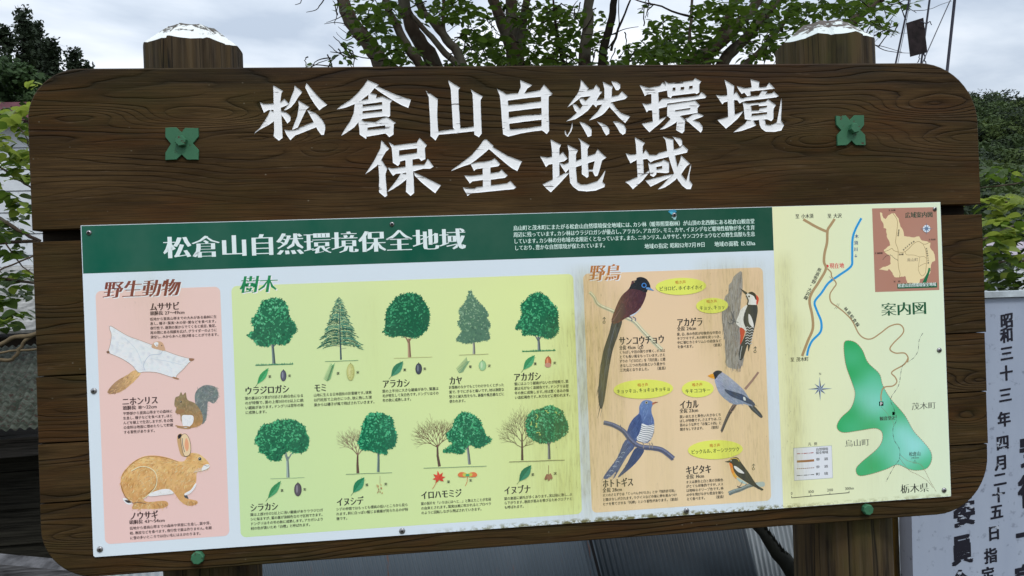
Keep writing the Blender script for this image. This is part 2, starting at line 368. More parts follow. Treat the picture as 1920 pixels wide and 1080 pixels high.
class Art:
    STEP = 1e-6
    def __init__(s, level=2): s.v = []; s.f = []; s.c = []; s.k = 0; s.base = -0.0001 * level
    def _y(s):
        s.k += 1; return s.base - s.k * s.STEP
    def add(s, vs, fs, cols, y=None):
        """vs in board metres (x, z)"""
        if y is None: y = s._y()
        n = len(s.v); s.v += [(a, y, b) for a, b in vs]
        for f in fs: s.f.append(tuple(i + n for i in f))
        if isinstance(cols, tuple): cols = [cols] * len(vs)
        s.c += cols
    def shape(s, pts, col, y=None):
        w = [B(*p) for p in pts]
        tri = tessellate_polygon([[Vector((a, b, 0)) for a, b in w]])
        s.add(w, [tuple(t) for t in tri], pc(col), y)
    def smooth(s, pts, col, n=5): s.shape(catmull(pts, True, n), col)
    def blob(s, cx, cy, r, col, n=7, jag=0.35, asp=1.0, rot=0.0):
        pts = []
        for i in range(n):
            a = 2 * math.pi * i / n; q = r * (1 + rnd.uniform(-jag, jag)); u, v = q * math.cos(a), q * asp * math.sin(a)
            pts.append((cx + u * math.cos(rot) - v * math.sin(rot), cy + u * math.sin(rot) + v * math.cos(rot)))
        w = [B(*p) for p in pts]; s.add(w, [tuple(range(n))], pc(col))
    def ell(s, cx, cy, rx, ry, col, n=28, rot=0.0):
        pts = []
        for i in range(n):
            a = 2 * math.pi * i / n; u, v = rx * math.cos(a), ry * math.sin(a)
            pts.append((cx + u * math.cos(rot) - v * math.sin(rot), cy + u * math.sin(rot) + v * math.cos(rot)))
        s.add([B(*p) for p in pts], [tuple(range(n))], pc(col))
    def stroke(s, pts, w, col, sm=False, n=5):
        """ribbon; w: width or (start, end) in photo pixels"""
        if sm: pts = catmull(pts, False, n)
        P = [np.array(p, float) for p in pts]; L = len(P)
        w0, w1 = w if isinstance(w, tuple) else (w, w)
        A, Bb = [], []
        for i in range(L):
            d = P[min(i + 1, L - 1)] - P[max(i - 1, 0)]; q = np.linalg.norm(d)
            nn = np.array((-d[1], d[0])) / (q if q > 1e-9 else 1)
            ww = (w0 + (w1 - w0) * i / max(1, L - 1)) / 2
            A.append(B(*(P[i] + nn * ww))); Bb.append(B(*(P[i] - nn * ww)))
        s.add(A + Bb, [(i, i + 1, L + i + 1, L + i) for i in range(L - 1)], pc(col))
    def dashed(s, pts, w, col, dash, gap, dots=False, sm=True):
        if sm: pts = catmull(pts, False, 8)
        P = [np.array(p, float) for p in pts]
        cum = [0.0]
        for a, b in zip(P, P[1:]): cum.append(cum[-1] + np.linalg.norm(b - a))
        def at(t):
            for i in range(len(P) - 1):
                if cum[i + 1] >= t:
                    q = (t - cum[i]) / max(1e-9, cum[i + 1] - cum[i]); return tuple(P[i] + (P[i + 1] - P[i]) * q)
            return tuple(P[-1])
        t = 0.0; k = 0
        while t < cum[-1]:
            d = dash if not dots or k % 3 == 0 else w
            s.stroke([at(t), at(min(t + d * 0.5, cum[-1])), at(min(t + d, cum[-1]))], w, col); t += d + gap; k += 1
    def grad(s, pts, fn, step, sm=0):
        """polygon filled with a fine net whose corner colours come from fn(px, py)"""
        if sm: pts = catmull(pts, True, sm)
        a = np.array(pts); x0, y0 = a.min(0); x1, y1 = a.max(0)
        V = [Vector(p) for p in pts]
        yy = y0 + step / 2
        while yy < y1:
            xx = x0 + step / 2
            while xx < x1:
                q = (xx + rnd.uniform(-.3, .3) * step, yy + rnd.uniform(-.3, .3) * step)
                if inside(q, pts): V.append(Vector(q))
                xx += step
            yy += step
        vo, eo, fo, ov, oe, of = delaunay_2d_cdt(V, [], [list(range(len(pts)))], 1, 1e-4)
        w = [B(v.x, v.y) for v in vo]
        s.add(w, [tuple(reversed(f)) for f in fo], [pc(fn(v.x, v.y)) for v in vo])
    def fur(s, poly, n, ln, w, cols, ang, spread=0.35):
        a = np.array(poly); x0, y0 = a.min(0); x1, y1 = a.max(0); k = 0; tries = 0
        while k < n and tries < n * 8:
            tries += 1
            p = (rnd.uniform(x0, x1), rnd.uniform(y0, y1))
            if not inside(p, poly): continue
            t = (ang(p) if callable(ang) else ang) + rnd.uniform(-spread, spread)
            q = (p[0] + ln * math.cos(t), p[1] + ln * math.sin(t))
            s.stroke([p, q], (w, w * 0.3), rnd.choice(cols)); k += 1
    def glyph(s, ch, x, z, ew, eh, col, shear=0.0, bold=0.0, rot=0.0):
        g = GL.get(ch)
        if g is None: return
        cc, fs, adv = g
        if isinstance(bold, tuple): cc = contrast(ch, cc, fs, *bold); bold = 0.0
        for sh in ((0.0,) if bold == 0 else (0.0, bold / 2, bold)):
            u = (cc[:, 0] + sh + shear * cc[:, 1]) * ew; v = cc[:, 1] * eh
            cr_, sr = math.cos(rot), math.sin(rot)
            s.add([(x + a * cr_ - b * sr, z + a * sr + b * cr_) for a, b in zip(u, v)], fs, pc(col))
    def text(s, t, x0, yc, x1=None, em=None, col=(40, 40, 40), h=None, shear=0.0, bold=0.0, unit=None):
        """one line; starts at photo x0, centre line at yc, ends at photo x1 (or has em-wide characters); h: em height in photo px"""
        X0, Zc = B(x0, yc); pxm = B(x0 + 10, yc)[0] - X0; pxm /= 10
        advs = [GL[c_][2] if c_ in GL else (1.0 if c_ == '\u3000' else 0.45) for c_ in t]
        tot = sum(advs)
        if unit is not None: ew = unit
        elif x1 is not None: ew = (B(x1, yc)[0] - X0) / tot
        else: ew = em * pxm
        eh = (h if h else (em if em else 10)) * pxm
        x = X0
        for c_, a in zip(t, advs):
            s.glyph(c_, x, Zc - 0.38 * eh, ew, eh, col, shear, bold); x += a * ew
        return ew
    def para(s, lines, x0, x1, yc, pitch, em, col=(45, 45, 42), bold=0.0, short=()):
        u = None
        for i, t in enumerate(lines):
            last = i == len(lines) - 1 or i in short
            y = yc + i * pitch; xx = x0 + i * pitch * 0.037
            if last and u: s.text(t, xx, y, unit=u, h=em, col=col, bold=bold)
            else: u = s.text(t, xx, y, x1=x1 + i * pitch * 0.037, h=em, col=col, bold=bold)
    def build(s, name, parent, label=None):
        me = bpy.data.meshes.new(name); me.from_pydata(s.v, [], s.f)
        ca = me.color_attributes.new('ink', 'FLOAT_COLOR', 'POINT')
        arr = np.ones((len(s.v), 4), np.float32); arr[:, :3] = np.array(s.c, np.float32)
        ca.data.foreach_set('color', arr.ravel())
        me.materials.append(PRINT); me.update()
        o = link(name, me, parent)
        if label: o['label'] = label
        return o
# ================================================================== INFORMATION BOARD
board = empty('information_board', (0.905, 0.15, 0.0), 'dark brown wooden board with white carved kanji and a printed wildlife panel', 'information board')
FY = 0.0034          # front of the planks; the printed sheet stands on it
BY = 0.043
W_HEAD = plank_wood('header_plank_wood', [(0.22, 1.862, 0.16, 0.020, 5.0), (0.035, 1.865, 0.12, 0.018, -4.5), (0.10, 1.805, 0.13, 0.013, 3.5), (0.36, 1.815, 0.10, 0.012, 3.0), (0.47, 1.795, 0.05, 0.02, -2.5),
                                          (1.80, 1.860, 0.15, 0.030, 5.5), (1.86, 1.79, 0.12, 0.018, 4.0), (1.53, 1.795, 0.10, 0.020, -4.0), (1.40, 1.83, 0.12, 0.012, 3.0), (0.75, 1.775, 0.2, 0.02, 2.5), (1.1, 1.80, 0.22, 0.016, -2.5)], seed=1.3, calm=(1.70, 1.78))
W_LOW = [plank_wood('plank_wood_a', [(-0.05, 1.50, 0.1, 0.02, 3.0), (1.86, 1.52, 0.08, 0.02, 3.0), (1.9, 1.40, 0.1, 0.02, -2)], seed=4.1, rings=56, base=(0.033, 0.019, 0.005)),
         plank_wood('plank_wood_b', [(-0.03, 1.29, 0.1, 0.018, 3.0), (1.88, 1.25, 0.06, 0.015, 3.5)], seed=7.7, rings=60, base=(0.031, 0.019, 0.005)),
         plank_wood('plank_wood_c', [(-0.05, 1.20, 0.12, 0.02, 2.0), (1.85, 1.17, 0.07, 0.02, 3.0)], seed=9.2, rings=64, base=(0.033, 0.018, 0.005)),
         plank_wood('plank_wood_d', [(-0.03, 1.04, 0.10, 0.015, 3.5), (1.86, 1.07, 0.09, 0.012, 3.5)], base=(0.030, 0.020, 0.005), seed=12.5, rings=60, moss=0.5)]
W_DARK = simple('batten_wood', (0.022, 0.017, 0.012), 0.85, 0.1, stretch=(2, 2, 30))

def rrect(x0, x1, z0, z1, tl=0, tr=0, br=0, bl=0, n=10):
    pts = []
    for (cx, cz, r, a0) in ((x1 - tr, z1 - tr, tr, 0), (x0 + tl, z1 - tl, tl, 90), (x0 + bl, z0 + bl, bl, 180), (x1 - br, z0 + br, br, 270)):
        if r == 0: pts.append((cx, cz)); continue
        for i in range(n + 1):
            a = math.radians(a0 + 90 * i / n); pts.append((cx + r * math.cos(a), cz + r * math.sin(a)))
    return pts
def slab(mb, pts, y0, y1, bev=0.003, mi=0, front=True):
    """extruded outline (x, z) with a small bevel on the front"""
    n = len(pts); a = np.array(pts); c = a.mean(0)
    inn = []
    for i in range(n):
        p, q, r = a[i - 1], a[i], a[(i + 1) % n]
        d1 = (q - p) / max(1e-9, np.linalg.norm(q - p)); d2 = (r - q) / max(1e-9, np.linalg.norm(r - q))
        nn = np.array((-(d1 + d2)[1], (d1 + d2)[0])); nn /= max(1e-9, np.linalg.norm(nn))
        inn.append(tuple(q + nn * bev))
    vs = [(x, y0, z) for x, z in inn] + [(x, y0 + bev, z) for x, z in pts] + [(x, y1, z) for x, z in pts]
    fs = []
    if front: fs.append(tuple(range(n)))
    for i in range(n):
        j = (i + 1) % n
        fs += [(i, n + i, n + j, j), (n + i, 2 * n + i, 2 * n + j, n + j)]
    fs.append(tuple(2 * n + i for i in reversed(range(n))))
    mb.mesh_(vs, fs, mi); return inn

# ---- carved title: stroke outlines of each character in enlarged photo coordinates
CH = []
def ch(ox, oy, strokes, holes=()): CH.append((F(ox, oy, 9.0), strokes, holes))
def S(t):
    a = [float(q) for q in t.replace(',', ' ').split()]; return list(zip(a[::2], a[1::2]))
ch(470, 150, [S('380,88 548,185 518,225 500,380 515,520 530,780 540,975 478,1022 385,950 398,860 395,690 385,500 390,400'),
  S('155,372 215,405 388,395 500,375 570,318 645,400 600,430 505,468 385,500 300,505 225,550'),
  S('330,500 430,560 400,690 310,755 155,835 60,908 85,870 150,815 240,680 300,580'),
  S('500,520 600,545 650,585 675,625 668,690 620,732 560,640 505,570'),
  S('740,88 875,200 815,270 740,390 680,460 600,505 555,512 600,460 645,400 690,270 735,160'),
  S('940,45 1060,190 1160,300 1295,420 1220,460 1160,510 1090,420 1010,300 920,125'),
  S('800,340 990,455 940,495 880,620 795,800 700,840 735,740 790,600 815,420'),
  S('565,838 640,850 750,840 900,770 1080,700 1120,790 970,850 750,935 670,1015 610,930'),
  S('945,495 1100,560 1200,660 1255,760 1258,830 1235,925 1190,925 1130,840 1060,700')])
ch(620, 145, [S('625,42 810,125 735,185 680,255 600,320 500,395 400,450 250,510 100,545 180,475 330,380 450,270 560,140'),
  S('735,175 790,150 920,210 1100,290 1355,375 1310,515 1200,470 1050,385 890,285'),
  S('635,255 780,290 765,345 770,395 640,395'),
  S('410,430 540,385 540,700 470,750 400,840 300,910 180,985 240,870 330,740 390,600'),
  S('500,385 760,345 870,320 1045,390 1000,425 870,412 540,458 500,460'),
  S('870,340 1040,390 1003,430 1005,645 980,668 870,640'),
  S('530,492 880,455 880,530 530,570'), S('530,604 880,568 975,662 905,656 700,678 510,703'),
  S('465,740 500,708 570,742 750,755 870,690 950,665 1100,770 1065,790 920,808 620,845 480,845'),
  S('478,800 622,840 620,885 600,1040 490,965'), S('920,790 1065,785 1060,965 990,1008 920,940'), S('600,885 930,855 930,945 610,1000')])
ch(780, 145, [S('160,222 250,280 368,362 358,640 370,840 385,965 330,1065 245,990 240,760 215,330'),
  S('540,45 640,110 745,175 715,210 720,400 748,860 680,900 625,850 605,500 585,190'),
  S('920,198 1000,250 1128,320 1090,380 1100,700 1110,945 1060,1010 985,965 965,500 955,280'),
  S('250,905 330,915 640,872 990,828 1000,905 700,940 370,968 270,965')])
ch(910, 145, [S('195,192 330,265 370,300 385,450 405,800 420,900 390,1000 300,960 285,800 260,450 245,310'),
  S('330,285 480,270 700,258 850,230 930,210 990,118 1140,285 1070,320 940,325 640,355 370,392 300,330'),
  S('585,42 790,132 710,185 655,270 550,275 600,160'),
  S('940,310 1072,312 1068,520 1078,900 1035,955 950,890 950,600'),
  S('370,468 600,445 955,400 955,510 700,540 380,580'), S('380,680 650,640 958,612 958,712 600,755 390,785'),
  S('395,880 700,855 960,815 1000,890 850,905 600,945 390,998 340,980')])
ch(1040, 145, [S('445,38 575,185 535,225 480,300 440,335 300,450 215,508 270,430 330,350 400,250 435,150'),
  S('500,225 660,190 700,118 765,195 755,225 805,245 760,295 700,400 640,460 560,560 470,630 350,705 190,745 280,680 370,600 430,530 520,400 605,315 440,335 460,270'),
  S('412,362 470,350 540,410 485,485 440,430'), S('300,450 360,455 420,520 440,550 380,600 340,560'),
  S('810,72 985,155 965,200 965,340 940,480 850,590 790,640 690,690 578,728 640,660 730,570 800,460 840,350 840,200'),
  S('645,450 690,385 840,355 980,320 1080,300 1135,230 1230,325 1190,365 970,415 800,455 720,470 700,505'),
  S('925,420 975,430 1040,520 1120,600 1275,660 1230,715 1190,770 1100,690 1000,580 920,490'),
  S('955,65 1050,78 1105,120 1108,180 1075,215 1035,215 990,140'),
  S('415,745 500,770 590,830 625,880 620,985 560,1005 520,930 470,840'),
  S('710,745 800,770 890,820 925,880 920,950 870,980 820,900 790,830'),
  S('975,732 1080,750 1170,800 1205,870 1195,940 1150,970 1100,930 1050,840'),
  S('295,745 304,840 280,910 222,1003 208,990 262,895 285,830'), S('168,895 184,900 196,955 215,975 212,1003 178,965')])
ch(1180, 140, [S('172,175 320,220 520,185 565,125 640,190 640,265 490,295 370,325 300,330 262,362 220,270'),
  S('370,318 490,290 500,480 505,760 400,790 385,600 375,500'),
  S('215,482 300,498 370,480 500,460 560,400 720,400 1100,365 1180,345 1215,290 1270,330 1300,368 1280,395 1050,430 640,485 630,540 500,570 385,600 325,600 295,635 250,540'),
  S('210,828 400,785 540,740 632,708 520,820 420,900 340,972 270,900'),
  S('592,108 665,145 860,125 1085,95 1108,55 1215,112 1180,160 1182,295 1140,325 1100,310 900,335 725,355 700,392 650,370 630,190'),
  S('640,502 1050,442 1110,430 1190,520 1150,560 1155,640 900,685 870,690 740,740 640,690'),
  S('630,690 740,700 860,690 940,760 930,950 890,990 790,935 805,790 700,745'),
  S('700,740 800,760 800,795 700,860 600,910 510,930 600,850'), S('940,745 1000,720 1075,665 1150,645 1255,690 1230,710 1080,765 1010,780'),
  S('940,765 1080,765 1180,800 1235,870 1235,925 1205,978 1100,890 1000,800')],
  [S('732,215 780,215 780,262 732,262'), S('868,208 928,203 925,245 868,250'), S('1010,190 1070,183 1070,225 1010,235'), S('775,595 1030,560 1030,580 775,612')])
ch(1330, 140, [S('255,82 420,185 412,300 430,690 320,740 310,450 298,250'),
  S('110,342 200,355 310,345 410,330 460,285 520,385 560,400 650,370 840,350 860,310 900,262 980,285 950,320 1060,310 1090,282 1172,362 1130,380 900,410 620,440 550,460 515,485 470,430 430,425 310,450 250,465 220,500 160,410'),
  S('135,762 320,710 450,665 578,612 480,740 380,830 280,910'),
  S('695,72 845,120 835,195 860,215 960,205 1010,135 1105,235 880,260 690,280 700,350 640,362 590,300 545,325 500,260 460,192 600,225 715,210'),
  S('562,462 650,485 800,475 960,450 990,412 1125,512 1085,570 1080,745 1045,782 970,750 740,770 600,750 580,550'),
  S('640,765 740,765 790,855 680,900 550,945 400,975 520,880 610,820'),
  S('835,745 940,760 950,840 1030,850 1140,805 1160,700 1200,480 1215,395 1222,480 1210,770 1260,850 1215,940 1100,965 950,960 880,910 850,850')],
  [S('700,520 835,505 835,530 975,520 972,545 850,570 840,600 715,605'), S('715,655 975,630 975,660 715,692')])
ch(680, 255, [S('315,68 450,215 390,265 340,350 310,410 230,510 150,570 40,650 100,560 200,400 300,200'),
  S('250,440 320,405 415,550 385,640 400,850 415,1005 375,1030 275,945 280,700 265,500'),
  S('440,105 530,155 750,130 915,110 960,28 1085,155 1050,200 1060,385 990,420 950,378 840,395 700,410 630,430 625,470 595,505 510,450 490,200'),
  S('720,380 840,380 845,500 860,700 870,960 810,1010 730,940 740,700 725,500'),
  S('420,530 500,545 720,515 900,485 1045,480 1100,378 1198,515 1140,550 1020,550 880,590 640,630 560,635 515,672 475,620'),
  S('650,620 760,640 735,735 640,810 520,890 415,945 480,860 580,730'), S('860,610 940,645 1050,695 1180,760 1320,830 1225,965 1100,870 980,770 880,670')],
  [S('615,240 920,205 920,280 615,325')])
ch(840, 255, [S('605,60 650,52 770,170 690,220 600,300 450,420 380,470 230,520 60,590 55,580 220,460 400,320 520,180'),
  S('690,220 750,180 850,240 1000,330 1250,425 1210,500 1170,590 1080,545 960,450 830,340'),
  S('380,470 500,440 650,425 740,405 790,372 880,475 845,510 715,530 590,540 470,560 440,588'), S('585,500 715,500 725,870 590,880'),
  S('275,665 400,670 590,645 720,625 870,600 905,562 1005,665 960,705 720,735 590,740 410,765 370,800'),
  S('250,868 450,885 480,860 590,850 730,830 1000,795 1050,755 1150,865 1110,895 700,935 400,965 330,1010')])
ch(1000, 250, [S('290,102 468,190 440,250 440,400 440,710 330,790 325,480 310,250'),
  S('112,388 240,405 320,390 440,365 500,312 578,425 520,470 440,490 330,515 260,525 212,568 150,450'),
  S('155,860 330,775 450,710 540,665 610,665 450,840 295,995 220,930'),
  S('435,495 520,520 600,490 720,465 900,390 1050,340 1085,265 1232,410 1165,450 1020,470 900,510 730,565 600,600 545,665 480,570'),
  S('575,190 755,285 720,350 720,600 740,820 800,860 900,860 1080,805 1150,720 1222,612 1165,815 1210,860 1200,905 1050,965 900,980 760,965 670,900 620,830 600,600 598,300'),
  S('758,80 950,200 915,260 920,450 935,720 905,750 820,690 815,450 800,150'), S('1040,450 1170,430 1110,640 1085,715 1040,725 1000,640 930,640 930,615 1005,610 1025,520')])
ch(1160, 250, [S('272,62 442,160 405,220 412,400 425,680 320,740 305,450 292,200'),
  S('118,335 200,360 310,345 430,325 455,270 520,360 640,365 680,330 820,290 980,260 1060,225 1075,185 1170,275 1150,325 950,370 820,400 600,455 540,490 480,430 300,450 250,475 200,505 155,420'),
  S('110,822 320,735 430,680 520,620 525,650 400,800 240,942 170,860'),
  S('495,495 550,515 730,470 755,440 850,490 850,660 800,670 640,660 635,690 590,735 535,710 510,560'),
  S('740,55 920,100 930,270 960,420 990,550 1060,690 1140,795 1200,795 1245,860 1215,940 1150,940 1080,890 1010,800 930,660 860,450 820,300 790,110'),
  S('1145,795 1175,690 1205,560 1220,515 1222,560 1195,700 1192,800'), S('910,55 1040,85 1070,120 1070,190 1035,225 990,160'),
  S('1055,370 1205,510 1150,550 1060,680 950,790 860,860 780,910 660,948 760,850 850,750 960,650 1000,550 1040,450'),
  S('450,795 600,755 780,710 920,685 850,750 700,820 540,900')], [S('635,565 735,545 735,590 640,605')])

def rough(pts, amp=0.17, seg=5.0):
    """chiselled edge: subdivide a photo-space outline and jitter it a little"""
    out_ = []
    for i in range(len(pts)):
        a = np.array(pts[i]); b = np.array(pts[(i + 1) % len(pts)]); L = np.linalg.norm(b - a); n = max(1, int(L / seg))
        for k in range(n):
            q = a + (b - a) * k / n
            if k: q = q + np.array((rnd.uniform(-amp, amp), rnd.uniform(-amp, amp)))
            out_.append(tuple(q))
    return out_
HX0, HX1, HZ0, HZ1 = -0.0925, 1.9005, 1.6430, 1.9580
head_out = rrect(HX0, HX1, HZ0, HZ1, tl=0.100, tr=0.135, n=12)
mbh = MB(); inner = slab(mbh, head_out, FY, BY, 0.003, front=False)
V = [Vector(p) for p in inner]; faces = [list(range(len(inner)))]; owner = ['plank']
for ci, (fm, strokes, holes) in enumerate(CH):
    for kind, lst in (('s', strokes), ('h', holes)):
        for st in lst:
            pts = [B(*p, FY) for p in rough(fm(st))]
            a = sum(p[0] * q[1] - q[0] * p[1] for p, q in zip(pts, pts[1:] + pts[:1]))
            if a < 0: pts.reverse()
            faces.append(list(range(len(V), len(V) + len(pts)))); V += [Vector(p) for p in pts]; owner.append((ci, kind))
vo, eo, fo, ov, oe, of = delaunay_2d_cdt(V, [], faces, 1, 1e-6)
cls = []
for o_ in of:
    k = -1
    hs = {owner[i][0] for i in o_ if owner[i] != 'plank' and owner[i][1] == 'h'}
    for i in o_:
        if owner[i] != 'plank' and owner[i][1] == 's' and owner[i][0] not in hs: k = owner[i][0]
    cls.append(k)
base = len(mbh.v); mbh.v += [(v.x, FY, v.y) for v in vo]
for f, k in zip(fo, cls):
    if k == -1: mbh.f.append(tuple(base + i for i in f)); mbh.m.append(0); mbh.sm.append(False)
header = mbh.build('header_plank', W_HEAD, board)
def carve_paint():
    M = Mat('carved_letter_paint', 0.5, 0.35)
    n1 = M.noise((9, 1, 190), 1.4, 4, 0.6); n2 = M.noise((14, 1, 26), 1.6, 3, 0.6, loc=(4, 0, 9)); n3 = M.noise((1, 1, 1), 60, 4, 0.6)
    crack = M.math('MULTIPLY', M.ramp(n1, [(0.60, 0.0), (0.63, 1.0)]), M.ramp(n2, [(0.52, 0.0), (0.57, 1.0)]))
    c = M.mix(M.math('MULTIPLY', M.ramp(n3, [(0.45, 0.0), (0.7, 1.0)]), 0.18), (0.93, 0.94, 0.95), (0.72, 0.73, 0.74))
    c = M.mix(M.math('MULTIPLY', crack, 0.92), c, (0.06, 0.04, 0.03))
    M.col(c); M.bump(M.math('SUBTRACT', M.math('MULTIPLY', n1, 0.4), crack), 0.6, 0.0015); return M.m
CPAINT = carve_paint()
DEPTH = 0.0018
for ci in range(len(CH)):
    tris = [f for f, k in zip(fo, cls) if k == ci]
    ids = sorted({i for f in tris for i in f}); ix = {v: j for j, v in enumerate(ids)}
    mbl = MB(); mbl.mesh_([(vo[i].x, FY + DEPTH, vo[i].y) for i in ids], [tuple(ix[i] for i in f) for f in tris], 0)
    cnt = {}
    for f in tris:
        for a, b in ((f[0], f[1]), (f[1], f[2]), (f[2], f[0])):
            cnt[(a, b)] = 1
    for (a, b) in list(cnt):
        if (b, a) not in cnt:
            pa, pb = vo[a], vo[b]
            mbl.poly([(pa.x, FY, pa.y), (pb.x, FY, pb.y), (pb.x, FY + DEPTH, pb.y), (pa.x, FY + DEPTH, pa.y)], 0)
    mbl.build('carved_letter', CPAINT, header)

LZ = [1.6205, 1.3575, 1.2265, 1.1100, 0.9605]
LX0, LX1 = -0.0965, 1.8985
for i in range(4):
    z1, z0 = LZ[i] - (0.0012 if i else 0), LZ[i + 1]
    if i < 3: z0 += 0.0
    pts = rrect(LX0 + (0.004, 0.001, 0, -0.001)[i], LX1 + (0.003, 0.0, -0.002, -0.004)[i], z0 + (0.0012 if i < 3 else 0), z1, bl=0.10 if i == 3 else 0, br=0.125 if i == 3 else 0, n=12)
    mb = MB(); slab(mb, pts, FY + (0, 0.0006, 0.0, 0.0008)[i], BY, 0.0018); mb.build('plank', W_LOW[i], board)
mb = MB(); mb.box((LX0 + 0.007, BY + 0.001, 1.06), (LX1 - 0.012, BY + 0.032, 1.93)); mb.build('batten', W_DARK, board)

# posts
PW = post_wood('post_wood', seed=2.0); PTOP = worn_paint('post_top_paint', (0.72, 0.75, 0.73), (0.07, 0.06, 0.045), thr=0.53, sc=50, stretch=(1, 1, 1), soft=0.05, zw=(2.057, 6.5))
PTOP2 = worn_paint('post_top_paint_worn', (0.66, 0.72, 0.70), (0.075, 0.06, 0.045), thr=0.50, sc=42, stretch=(1, 1, 2.5), soft=0.05, zw=(2.056, 7.0))
POSTGREEN = simple('bolt_green_paint', (0.030, 0.125, 0.060), 0.45, 0.4, var=0.3, sc=60)
def round_post(cx, cy, R, ztop, zedge, rf, phase, label):
    """round timber, eight flat cuts bevel its head"""
    n = 96; mb = MB(); vs = []; fs = []
    s = (ztop - zedge) / (R - rf)
    def plane(r, t):
        d = max(math.cos(t - (phase + k * math.pi / 4)) for k in range(8))
        return min(ztop, ztop - s * (r * d - rf))
    def rad(t, z):
        g = 0.0
        for (a0, w_, dp) in ((-1.9, 0.03, 0.007), (-1.35, 0.02, 0.006), (-1.1, 0.025, 0.006), (-0.6, 0.03, 0.005), (-2.4, 0.03, 0.006), (0.4, .03, .005)):
            dd = (t - a0 + math.pi) % (2 * math.pi) - math.pi
            g += dp * math.exp(-(dd / w_) ** 2)
        return R * (1 + 0.012 * math.sin(3 * t + cx * 5) + 0.006 * math.sin(7 * t)) - g
    zs = [0.0, 0.3, 0.6, 0.9, 1.2, 1.5, 1.8, zedge - 0.03]
    for z in zs:
        for k in range(n):
            t = 2 * math.pi * k / n; r = rad(t, z); vs.append((cx + r * math.cos(t), cy + r * math.sin(t), z))
    for k in range(n):
        t = 2 * math.pi * k / n; r = rad(t, 2); vs.append((cx + r * math.cos(t), cy + r * math.sin(t), plane(R, t)))
    rows = len(zs) + 1
    for i in range(rows - 1):
        for k in range(n): fs.append((i * n + k, i * n + (k + 1) % n, (i + 1) * n + (k + 1) % n, (i + 1) * n + k))
    mb.mesh_(vs, fs, 0, True)
    post = mb.build('post', PW, board)
    mt = MB(); vs = []; fs = []
    rr = [1.0, 0.9, 0.78, 0.66, 0.5, 0.3]
    for q in rr:
        for k in range(n):
            t = 2 * math.pi * k / n; r = rad(t, 2) * q; vs.append((cx + r * math.cos(t), cy + r * math.sin(t), plane(R * q, t)))
    for i in range(len(rr) - 1):
        for k in range(n): fs.append((i * n + k, i * n + (k + 1) % n, (i + 1) * n + (k + 1) % n, (i + 1) * n + k))
    fs.append(tuple((len(rr) - 1) * n + k for k in range(n)))
    mt.mesh_(vs, fs, 0, False)
    cap_ = mt.build('post_head', PTOP if cx < 1 else PTOP2, post); cap_['label'] = label
    return post
round_post(0.187, 0.150, 0.1005, 2.0790, 2.0310, 0.046, math.radians(-90 + 9), 'bevelled post head under flaking white paint')
round_post(1.622, 0.150, 0.1100, 2.0850, 2.0340, 0.050, math.radians(-90 - 11), 'bevelled post head with worn white paint, dark wood showing')

# cross-shaped washers and bolts
def hexbolt(cx, cz, r, y0, h, parent, name='bolt', n=6, mat=None, dome=False, rot=0.2):
    mb = MB(); vs = []; fs = []
    rings_ = [(1.0, 0.0), (1.0, h * 0.8), (0.86, h)] if not dome else [(1.0, 0.0), (0.97, h * 0.35), (0.8, h * 0.7), (0.5, h * 0.93), (0.2, h)]
    for q, d in rings_:
        for k in range(n):
            a = rot + 2 * math.pi * k / n; vs.append((cx + r * q * math.cos(a), y0 - d, cz + r * q * math.sin(a)))
    for i in range(len(rings_) - 1):
        for k in range(n): fs.append((i * n + k, i * n + (k + 1) % n, (i + 1) * n + (k + 1) % n, (i + 1) * n + k))
    fs.append(tuple((len(rings_) - 1) * n + k for k in range(n)))
    mb.mesh_(vs, fs, 0, dome)
    return mb.build(name, mat or POSTGREEN, parent)
PLATE = worn_paint('washer_green_paint', (0.040, 0.150, 0.075), (0.07, 0.045, 0.025), thr=0.62, sc=70, soft=0.03, grime=0.55)
BOLT = worn_paint('bolt_head_paint', (0.045, 0.165, 0.085), (0.06, 0.045, 0.025), thr=0.60, sc=110, soft=0.04, grime=0.5)
PL = S('150,140 290,128 430,130 565,250 650,140 800,145 985,150 990,360 845,535 995,700 985,945 850,945 700,945 565,815 430,940 150,955 150,770 290,545 150,370')
PR_ = S('210,170 300,180 340,212 365,175 460,160 565,280 680,160 920,160 925,400 825,530 950,660 965,915 720,915 605,800 490,915 250,925 245,660 345,540 225,400')
for (ox, oy, pl, bx, by, lab) in ((300, 230, PL, 342.5, 266.5, None), (1550, 205, PR_, 1597, 242.5, 'green cross-shaped washer with a chipped upper corner')):
    pts = [B(*p, FY) for p in F(ox, oy, 13.5)(pl)]; pts.reverse()
    mb = MB(); slab(mb, pts, FY - 0.0045, FY + 0.0005, 0.0006)
    w = mb.build('washer_plate', PLATE, board)
    if lab: w['label'] = lab
    x, z = B(bx, by, FY); hexbolt(x, z, 0.0115, FY - 0.0046, 0.013, w, mat=BOLT)
for (px, py, r) in ((372, 1044, 0.0128), (1624, 954, 0.0118)):
    x, z = B(px, py, FY); hexbolt(x, z, r, FY, 0.012, board, mat=BOLT, n=8)

